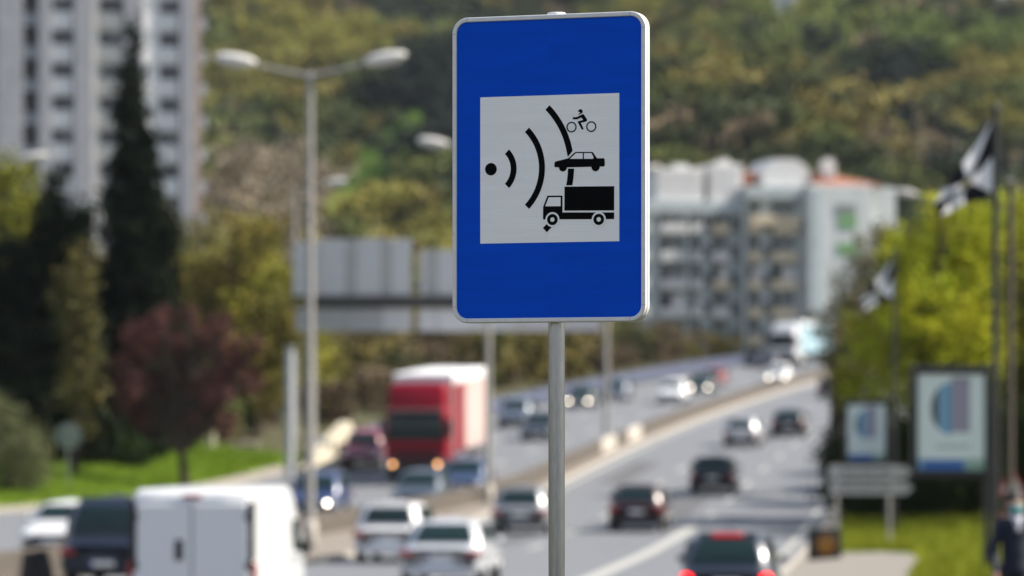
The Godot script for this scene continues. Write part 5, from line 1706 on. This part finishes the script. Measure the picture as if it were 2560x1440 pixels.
func build_furniture() -> void:
	var grey := grain("lamp_grey", lin(0.24, 0.23, 0.21), lin(0.36, 0.35, 0.33), 0.7, 0.5, 71)
	lamp_post("tall double street lamp on the reservation beside the white van", -5.47, 104.0, true, 12.85, road_y(104.0) + 0.13)
	lamp_post("double street lamp rising behind the red lorry, one head left of the blue sign", -0.87, 141.0, true, 12.95, road_y(141.0) + 0.0)
	lamp_post("double street lamp whose pole stands just right of the sign post", 4.55, 185.0, true, 13.2, road_y(185.0) + 0.0)
	lamp_post("single street lamp on the left verge half hidden by the gantry", -10.85, 192.0, false, 12.3, land_y(-10.9, 192.0), 1.0, false)
	lamp_post("single street lamp at the left edge in front of the apartment tower", -21.2, 154.0, false, 12.55, land_y(-21.2, 154.0) - 0.6, 1.0, false)
	lamp_post("single street lamp behind the right-hand trees, its head left of the big flag", 22.6, 200.0, false, 12.9, land_y(22.6, 200.0) - 0.9, -1.0, false)
	build_gantry()
	# slim grey column beside the gantry leg
	var zx := at(724, 0, 163)
	var zc := thing("roadside_column", "slim pale grey column on the grass left of the tall lamp post", "column", Vector3(zx.x, land_y(zx.x, 163), -163))
	var zh := at(0, 872, 163).y - zc.position.y
	obj("shaft", rod(Vector3(0, -0.2, 0), Vector3(0, zh, 0), 0.21, 0.2, 16), grain("column_grey", lin(0.34, 0.36, 0.38), lin(0.46, 0.48, 0.5), 0.6, 0.6, 121), zc)
	obj("cap", boxm(Vector3(0, zh + 0.04, 0), Vector3(0.46, 0.1, 0.46), 0.02), grey, zc)
	# back of a round road sign on the left grass
	var sx := at(170, 0, 146)
	var rs := thing("round_road_sign", "back of a round road sign on a post in the left grass", "road sign", Vector3(sx.x, land_y(sx.x, 146), -146))
	var ry := at(0, 1090, 146).y - rs.position.y
	var backm := mat("sign_back", lin(0.17, 0.21, 0.18), 0.45, 0.3)
	var st := tool()
	plate(st, disc(Vector2(0, ry), 0.5, 40), -0.02, 0.02)
	obj("disc", st, backm, rs)
	obj("post", rod(Vector3(0, -0.2, 0.06), Vector3(0, ry + 0.4, 0.06), 0.04), backm, rs)
	obj("clamp", boxm(Vector3(0, ry, 0.04), Vector3(0.5, 0.05, 0.03), 0.005), backm, rs)
	# pale gate pillar and low wall seen under the plum tree
	var gp := at(524, 0, 176)
	var gt := thing("gate_pillar", "pale yellowish gate pillar under the plum tree", "pillar", Vector3(gp.x, land_y(gp.x, 176), -176))
	var gh := at(0, 1082, 176).y - gt.position.y
	obj("shaft", boxm(Vector3(0, gh / 2, 0), Vector3(0.42, gh, 0.42), 0.03), mat("pillar", lin(0.58, 0.54, 0.4), 0.8), gt)
	obj("cap", boxm(Vector3(0, gh + 0.06, 0), Vector3(0.56, 0.12, 0.56), 0.02), mat("pillar", Color.WHITE), gt)
	gp = at(614, 0, 180)
	gt = thing("garden_wall", "low pale garden wall right of the plum tree's trunk", "wall", Vector3(gp.x, land_y(gp.x, 180), -180))
	gh = at(0, 1110, 180).y - gt.position.y
	obj("wall", boxm(Vector3(0, gh / 2 - 0.1, 0), Vector3(1.15, gh + 0.2, 0.3), 0.02), mat("garden_wall", lin(0.5, 0.43, 0.36), 0.9), gt)
	obj("coping", boxm(Vector3(0, gh + 0.04, 0), Vector3(1.25, 0.08, 0.4), 0.02), mat("garden_wall", Color.WHITE), gt)
	# right-hand verge
	var p := at(2378, 1055, 68)
	poster_board("large pale poster in a black frame on the right verge", p, 1.18, 1.70, land_y(p.x, 68))
	p = at(2166, 1081, 119)
	poster_board("smaller looking pale poster board beyond the direction boards", p, 1.16, 1.72, land_y(p.x, 119))
	flagpole("dark flagpole with a black and white flag nearest the right edge", at(2489, 0, 60).x, 60.0, 278.0, 1.0)
	flagpole("farther dark flagpole with a black and white flag by the direction boards", at(2236, 0, 110).x, 110.0, 634.0, 1.05)
	var bp := at(2526, 0, 63)
	var bt := thing("brown_pole", "plain brownish pole beside the nearest flagpole", "pole", Vector3(bp.x, land_y(bp.x, 63), -63))
	obj("shaft", rod(Vector3(0, -0.2, 0), Vector3(0, at(0, 452, 63).y - bt.position.y, 0), 0.06, 0.055, 14), grain("pole_brown", lin(0.07, 0.06, 0.045), lin(0.12, 0.10, 0.08), 0.8, 0.7, 131), bt)
	obj("cap", boxm(Vector3(0, at(0, 452, 63).y - bt.position.y, 0), Vector3(0.14, 0.06, 0.14), 0.015), grey, bt)
	# direction boards
	var dp := at(2175, 0, 99)
	var dt := thing("direction_sign", "pair of pale arrow-ended direction boards on two posts", "direction sign", Vector3(dp.x, land_y(dp.x, 99), -99))
	var dg := grain("direction_grey", lin(0.38, 0.37, 0.36), lin(0.47, 0.46, 0.45), 0.8, 0.5, 133)
	var ink := mat("direction_ink", lin(0.1, 0.1, 0.1), 0.6)
	for i in 2:
		var yy := at(0, 1180 + i * 40, 99).y - dt.position.y
		var sh := 0.0 if i == 0 else 0.03
		st = tool()
		plate(st, PackedVector2Array([Vector2(-1.06 + sh, yy - 0.17), Vector2(0.9 + sh, yy - 0.17), Vector2(1.08 + sh, yy), Vector2(0.9 + sh, yy + 0.17), Vector2(-1.06 + sh, yy + 0.17)]), -0.015, 0.015)
		var bo := obj("arrow_board", st, dg, dt)
		obj("arrow_mark", arrow_mark(0.84 + sh, yy), ink, bo)
		for q in 9:
			obj("text_stroke", boxm(Vector3(-0.8 + q * 0.16, yy, 0.018), Vector3(0.1 if q % 3 else 0.07, 0.13, 0.006)), ink, bo)
	for x in [-0.86, 0.5]:
		obj("post", rod(Vector3(x, -0.3, -0.06), Vector3(x, at(0, 1160, 99).y - dt.position.y, -0.06), 0.045), grey, dt)
	# portable warning lamp: dark board with an amber lens
	var wp := at(2062, 0, 95)
	var wt := thing("warning_lamp_board", "black square board with an amber lens by the right kerb", "warning lamp", Vector3(wp.x, road_y(95.0), -95.0), 0.05)
	var bk := mat("lamp_board", lin(0.012, 0.011, 0.01), 0.6)
	obj("board", boxm(Vector3(0, 0.52, 0), Vector3(0.84, 0.86, 0.08), 0.03), bk, wt)
	st = tool()
	lathe(st, [Vector2(0.28, 0.0), Vector2(0.3, 0.05), Vector2(0.27, 0.06), Vector2(0.26, 0.03)], 28, Transform3D(Basis(Vector3.RIGHT, PI / 2), Vector3(0.03, 0.55, 0.03)))
	var bez := obj("bezel", st, bk, wt)
	st = tool()
	ellipsoid(st, Vector3(0.03, 0.55, 0.04), Vector3(0.26, 0.26, 0.05), 24, 10)
	obj("lens", st, mat("amber", lin(0.26, 0.11, 0.008), 0.25), bez)
	for x in [-0.3, 0.3]:
		obj("foot", boxm(Vector3(x, 0.05, 0.05), Vector3(0.1, 0.1, 0.5), 0.02), bk, wt)
		obj("rear_strut", rod(Vector3(x, 0.8, -0.04), Vector3(x, 0.02, -0.4), 0.02), bk, wt)
	# ball-topped bollard
	var lp := at(2281, 1420, 90)
	var lt := thing("bollard", "white ball-topped bollard at the edge of the right grass", "bollard", Vector3(lp.x, land_y(lp.x, 90), -90.0))
	var bh := lp.y - lt.position.y
	var ballm := mat("bollard_white", lin(0.6, 0.58, 0.55), 0.6)
	st = tool()
	ellipsoid(st, Vector3(0, bh, 0), Vector3(0.17, 0.17, 0.17), 18, 12)
	obj("ball", st, ballm, lt)
	obj("shaft", rod(Vector3(0, -0.1, 0), Vector3(0, bh - 0.1, 0), 0.09), grey, lt)
	# two red-edged triangular signs on one post
	var tp := at(2530, 0, 94)
	var tt := thing("warning_sign", "two red-edged white triangular warning signs on one post behind the person", "warning sign", Vector3(tp.x, land_y(tp.x, 94), -94.0))
	var red := mat("sign_red", lin(0.30, 0.02, 0.025), 0.4)
	var wht := mat("sign_white", lin(0.5, 0.48, 0.46), 0.4)
	for i in 2:
		var yc := at(0, 1212 + i * 74, 94).y - tt.position.y
		st = tool()
		plate(st, PackedVector2Array([Vector2(-0.42, yc - 0.27), Vector2(0.42, yc - 0.27), Vector2(0.0, yc + 0.44)]), -0.01, 0.012)
		var tri := obj("red_triangle", st, red, tt)
		st = tool()
		plate(st, PackedVector2Array([Vector2(-0.27, yc - 0.18), Vector2(0.27, yc - 0.18), Vector2(0.0, yc + 0.27)]), 0.012, 0.016)
		obj("white_field", st, wht, tri)
	obj("post", rod(Vector3(0, -0.2, -0.05), Vector3(0, at(0, 1176, 94).y - tt.position.y, -0.05), 0.035), grey, tt)

func arrow_mark(x: float, y: float) -> SurfaceTool:
	var st := tool()
	plate(st, PackedVector2Array([Vector2(x - 0.06, y + 0.1), Vector2(x + 0.06, y), Vector2(x - 0.06, y - 0.1), Vector2(x - 0.02, y)]), 0.015, 0.02)
	return st

# ------------------------------------------------------------------ the person
func nets(st: SurfaceTool, lo: Vector3, hi: Vector3, cell: float, bones: Array, blend: float, paintf: Callable) -> void:
	# surface nets over a field of tapered capsules [a, b, ra, rb, (optional scale of z)] joined smoothly
	var n := Vector3i(((hi - lo) / cell).ceil()) + Vector3i.ONE
	var fld := PackedFloat32Array()
	fld.resize(n.x * n.y * n.z)
	fld.fill(9.0)
	for b in bones:
		var a: Vector3 = b[0]
		var e: Vector3 = b[1]
		var ra: float = b[2]
		var rb: float = b[3]
		var flat: float = b[4] if b.size() > 4 else 1.0
		var cut: bool = b.size() > 5
		var rm := maxf(ra, rb) * maxf(1.0, flat) + blend + cell * 2.0
		var c0 := Vector3i(((a.min(e) - Vector3.ONE * rm - lo) / cell).floor()).clamp(Vector3i.ZERO, n - Vector3i.ONE)
		var c1 := Vector3i(((a.max(e) + Vector3.ONE * rm - lo) / cell).ceil()).clamp(Vector3i.ZERO, n - Vector3i.ONE)
		var ab := e - a
		var l2 := maxf(ab.length_squared(), 1e-9)
		for z in range(c0.z, c1.z + 1):
			for y in range(c0.y, c1.y + 1):
				for x in range(c0.x, c1.x + 1):
					var p := lo + Vector3(x, y, z) * cell
					var t := clampf((p - a).dot(ab) / l2, 0.0, 1.0)
					var dv := p - a - ab * t
					dv.z /= flat
					var d := dv.length() - lerpf(ra, rb, t)
					var i := x + n.x * (y + n.y * z)
					if cut:
						fld[i] = maxf(fld[i], -d)
					else:
						var o := fld[i]
						var h := clampf(0.5 + 0.5 * (o - d) / blend, 0.0, 1.0)
						fld[i] = lerpf(o, d, h) - blend * h * (1.0 - h)
	var idx := {}
	var vs := PackedVector3Array()
	for z in n.z - 1:
		for y in n.y - 1:
			for x in n.x - 1:
				var base := x + n.x * (y + n.y * z)
				var v := [fld[base], fld[base + 1], fld[base + n.x], fld[base + n.x + 1], fld[base + n.x * n.y], fld[base + n.x * n.y + 1], fld[base + n.x * n.y + n.x], fld[base + n.x * n.y + n.x + 1]]
				var neg := 0
				for q in v:
					if q < 0.0:
						neg += 1
				if neg == 0 or neg == 8:
					continue
				var acc := Vector3.ZERO
				var cnt := 0
				for e in [[0, 1], [2, 3], [4, 5], [6, 7], [0, 2], [1, 3], [4, 6], [5, 7], [0, 4], [1, 5], [2, 6], [3, 7]]:
					var f0: float = v[e[0]]
					var f1: float = v[e[1]]
					if (f0 < 0.0) != (f1 < 0.0):
						var w := f0 / (f0 - f1)
						var p0 := Vector3(e[0] & 1, (e[0] >> 1) & 1, e[0] >> 2)
						var p1 := Vector3(e[1] & 1, (e[1] >> 1) & 1, e[1] >> 2)
						acc += p0.lerp(p1, w)
						cnt += 1
				idx[base] = vs.size()
				vs.append(lo + (Vector3(x, y, z) + acc / cnt) * cell)
	st.set_smooth_group(0)
	var sx := 1
	var sy := n.x
	var sz := n.x * n.y
	for base in idx:
		var f0: float = fld[base]
		for q in [[sx, sy, sz], [sy, sz, sx], [sz, sx, sy]]:
			var f1: float = fld[base + q[0]]
			if (f0 < 0.0) == (f1 < 0.0):
				continue
			var i0: int = base - q[1] - q[2]
			if not (idx.has(i0) and idx.has(base - q[1]) and idx.has(base - q[2])):
				continue
			var a: Vector3 = vs[idx[base]]
			var b: Vector3 = vs[idx[base - q[1]]]
			var c: Vector3 = vs[idx[i0]]
			var d: Vector3 = vs[idx[base - q[2]]]
			var tri := [a, b, c, a, c, d] if f0 < 0.0 else [a, c, b, a, d, c]
			for p in tri:
				st.set_color(paintf.call(p))
				st.add_vertex(p)

func build_person() -> void:
	var pp := at(2538, 0, 42)
	var t := thing("person", "person in a dark navy jacket and teal face mask walking at the right edge", "person", Vector3(pp.x, land_y(pp.x, 42), -42.0), 0.15)
	var skin := Color(0.42, 0.25, 0.17)
	var navy := Color(0.006, 0.01, 0.026)
	var black := Color(0.01, 0.01, 0.012)
	var st := tool()
	# body, facing +z: torso, legs mid-stride, arms
	var b := []
	for s in [-1.0, 1.0]:
		var fwd: float = 0.16 * s
		b.append([Vector3(s * 0.09, 0.92, 0), Vector3(s * 0.1, 0.5, fwd * 0.7 + 0.03), 0.095, 0.062])
		b.append([Vector3(s * 0.1, 0.5, fwd * 0.7 + 0.03), Vector3(s * 0.1, 0.1, fwd - 0.03), 0.062, 0.043])
		b.append([Vector3(s * 0.1, 0.05, fwd - 0.05), Vector3(s * 0.115, 0.035, fwd + 0.13), 0.045, 0.035])
		b.append([Vector3(s * 0.17, 1.4, 0), Vector3(s * 0.255, 1.13, -0.02 - fwd * 0.3), 0.062, 0.05])
		b.append([Vector3(s * 0.255, 1.13, -0.02 - fwd * 0.3), Vector3(s * 0.27, 0.9, 0.06 - fwd * 0.7), 0.048, 0.036])
	b.append([Vector3(0, 0.93, 0), Vector3(0, 1.12, 0), 0.15, 0.14, 0.75])
	b.append([Vector3(0, 1.12, 0), Vector3(0, 1.35, -0.01), 0.145, 0.165, 0.72])
	b.append([Vector3(-0.13, 1.41, -0.01), Vector3(0.13, 1.41, -0.01), 0.075, 0.075])
	b.append([Vector3(0, 1.4, -0.01), Vector3(0, 1.56, 0.01), 0.068, 0.056])
	nets(st, Vector3(-0.42, -0.04, -0.34), Vector3(0.42, 1.56, 0.36), 0.016, b, 0.035, func(p: Vector3) -> Color:
		if p.y > 1.49: return skin
		if p.y > 0.86: return navy
		if p.y > 0.09: return black
		return Color(0.02, 0.02, 0.02))
	# head
	b = [
		[Vector3(0, 1.64, -0.01), Vector3(0, 1.655, -0.02), 0.088, 0.092, 1.12],
		[Vector3(0, 1.565, 0.03), Vector3(0, 1.6, 0.02), 0.055, 0.068],
		[Vector3(0, 1.5, 0.0), Vector3(0, 1.58, 0.0), 0.054, 0.056],
		[Vector3(0, 1.63, 0.098), Vector3(0, 1.6, 0.112), 0.008, 0.014],
		[Vector3(-0.035, 1.652, 0.082), Vector3(0.035, 1.652, 0.082), 0.012, 0.012],
		[Vector3(-0.022, 1.568, 0.082), Vector3(0.022, 1.568, 0.082), 0.01, 0.01],
		[Vector3(-0.092, 1.635, -0.005), Vector3(-0.094, 1.6, 0.0), 0.016, 0.01, 1.3],
		[Vector3(0.092, 1.635, -0.005), Vector3(0.094, 1.6, 0.0), 0.016, 0.01, 1.3],
		[Vector3(-0.034, 1.633, 0.1), Vector3(-0.034, 1.633, 0.1), 0.013, 0.013, 1.0, true],
		[Vector3(0.034, 1.633, 0.1), Vector3(0.034, 1.633, 0.1), 0.013, 0.013, 1.0, true],
	]
	nets(st, Vector3(-0.13, 1.49, -0.14), Vector3(0.13, 1.78, 0.15), 0.006, b, 0.016, func(_p): return skin)
	# hands: palm, four curled fingers and a thumb each
	for s in [-1.0, 1.0]:
		var w := Vector3(s * 0.27, 0.9, 0.06 - 0.16 * s * 0.7)
		b = [[w, w + Vector3(s * 0.004, -0.09, 0.012), 0.03, 0.036, 1.1]]
		for i in 4:
			var zz := -0.03 + i * 0.021
			var k := w + Vector3(s * 0.006, -0.095, 0.012 + zz)
			var ln: float = [0.055, 0.068, 0.074, 0.066][i]
			var m := k + Vector3(-s * 0.004, -ln * 0.55, 0.004)
			b.append([k, m, 0.0098, 0.009])
			b.append([m, m + Vector3(-s * 0.02, -ln * 0.45, 0.002), 0.009, 0.0078])
		var th := w + Vector3(-s * 0.004, -0.035, 0.04)
		b.append([th, th + Vector3(-s * 0.014, -0.04, 0.022), 0.012, 0.0105])
		b.append([th + Vector3(-s * 0.014, -0.04, 0.022), th + Vector3(-s * 0.018, -0.068, 0.02), 0.0105, 0.0085])
		nets(st, w + Vector3(-0.08, -0.25, -0.1), w + Vector3(0.08, 0.03, 0.12), 0.0042, b, 0.006, func(_p): return skin)
	var bm := mat("body_cloth", Color.WHITE, 0.8)
	bm.vertex_color_use_as_albedo = true
	obj("body", st, bm, t)
	st = tool()
	nets(st, Vector3(-0.15, 1.52, -0.17), Vector3(0.15, 1.8, 0.14), 0.009, [[Vector3(0, 1.672, -0.025), Vector3(0, 1.68, -0.03), 0.098, 0.1, 1.1], [Vector3(-0.06, 1.6, -0.045), Vector3(0.06, 1.6, -0.045), 0.055, 0.055], [Vector3(0, 1.6, 0.13), Vector3(0, 1.635, 0.16), 0.085, 0.085, 1.0, true]], 0.02, func(_p): return Color.WHITE)
	obj("hair", st, mat("hair", lin(0.012, 0.009, 0.008), 0.6), t)
	st = tool()
	nets(st, Vector3(-0.1, 1.52, -0.02), Vector3(0.1, 1.64, 0.16), 0.006, [[Vector3(0, 1.562, 0.035), Vector3(0, 1.598, 0.03), 0.064, 0.076], [Vector3(0, 1.605, 0.105), Vector3(0, 1.57, 0.1), 0.018, 0.018]], 0.02, func(_p): return Color.WHITE)
	obj("face_mask", st, mat("mask_teal", lin(0.10, 0.30, 0.32), 0.8), t)
	st = tool()
	nets(st, Vector3(-0.14, 1.3, -0.12), Vector3(0.14, 1.54, 0.16), 0.008, [[Vector3(-0.05, 1.5, 0.03), Vector3(0.0, 1.44, 0.075), 0.03, 0.034], [Vector3(0.05, 1.5, 0.03), Vector3(0.0, 1.44, 0.075), 0.03, 0.034], [Vector3(0.0, 1.44, 0.085), Vector3(0.0, 1.36, 0.1), 0.034, 0.03]], 0.02, func(_p): return Color.WHITE)
	obj("scarf", st, mat("scarf", lin(0.42, 0.43, 0.5), 0.9), t)
	for s in [-1.0, 1.0]:
		st = tool()
		ellipsoid(st, Vector3(s * 0.034, 1.633, 0.084), Vector3(0.0125, 0.0125, 0.0125), 12, 8)
		var ey := obj("eye", st, mat("eye_white", lin(0.6, 0.58, 0.55), 0.2), t)
		st = tool()
		ellipsoid(st, Vector3(s * 0.034, 1.633, 0.0938), Vector3(0.0062, 0.0062, 0.003), 10, 6)
		obj("iris", st, mat("iris", lin(0.03, 0.015, 0.008), 0.2), ey)

# ------------------------------------------------------------------
func _ready() -> void:
	# camera: a long fast lens focused on the sign; the film is shifted up so that uprights stay upright
	var cam := Camera3D.new()
	cam.name = "camera"
	add_child(cam)
	cam.position = Vector3(0, EYE, 0)
	cam.set_frustum(0.075, Vector2(0, 0.5 * 358.0 / 9600.0), 0.5, 6000.0)
	var lens := CameraAttributesPhysical.new()
	lens.frustum_focal_length = 135.0
	lens.frustum_focus_distance = 11.21
	lens.exposure_aperture = 3.3
	lens.frustum_near = 0.5
	lens.frustum_far = 6000.0
	cam.attributes = lens
	cam.current = true
	# sky, sun, exposure
	var we := WorldEnvironment.new()
	we.name = "world"
	var env := Environment.new()
	env.background_mode = Environment.BG_SKY
	var sm := ProceduralSkyMaterial.new()
	sm.sky_top_color = Color(0.58, 0.65, 0.76)
	sm.sky_horizon_color = Color(0.90, 0.90, 0.90)
	sm.sky_curve = 0.18
	sm.ground_bottom_color = Color(0.25, 0.24, 0.2)
	sm.ground_horizon_color = Color(0.55, 0.56, 0.55)
	sm.sun_angle_max = 8.0
	var sky := Sky.new()
	sky.sky_material = sm
	env.sky = sky
	env.background_energy_multiplier = 0.58
	env.tonemap_mode = Environment.TONE_MAPPER_LINEAR
	env.tonemap_exposure = 2.3
	env.sdfgi_enabled = true
	env.ssao_enabled = true
	env.ssil_enabled = true
	env.fog_enabled = true
	env.fog_density = 0.00004
	env.fog_light_color = Color(0.80, 0.85, 0.92)
	we.environment = env
	add_child(we)
	var sun := DirectionalLight3D.new()
	sun.name = "sun"
	sun.light_energy = 1.5
	sun.light_color = Color(1.0, 0.965, 0.91)
	sun.light_angular_distance = 0.5
	sun.shadow_enabled = true
	add_child(sun)
	sun.look_at_from_position(Vector3(0.72, 0.70, -0.05) * 100.0, Vector3.ZERO)

	build_land()
	build_roads()
	build_walls()
	build_tower()
	build_block()
	build_woods()
	build_left_trees()
	build_right_trees()
	build_grass()
	build_sign()
	build_furniture()
	build_traffic()
	build_person()
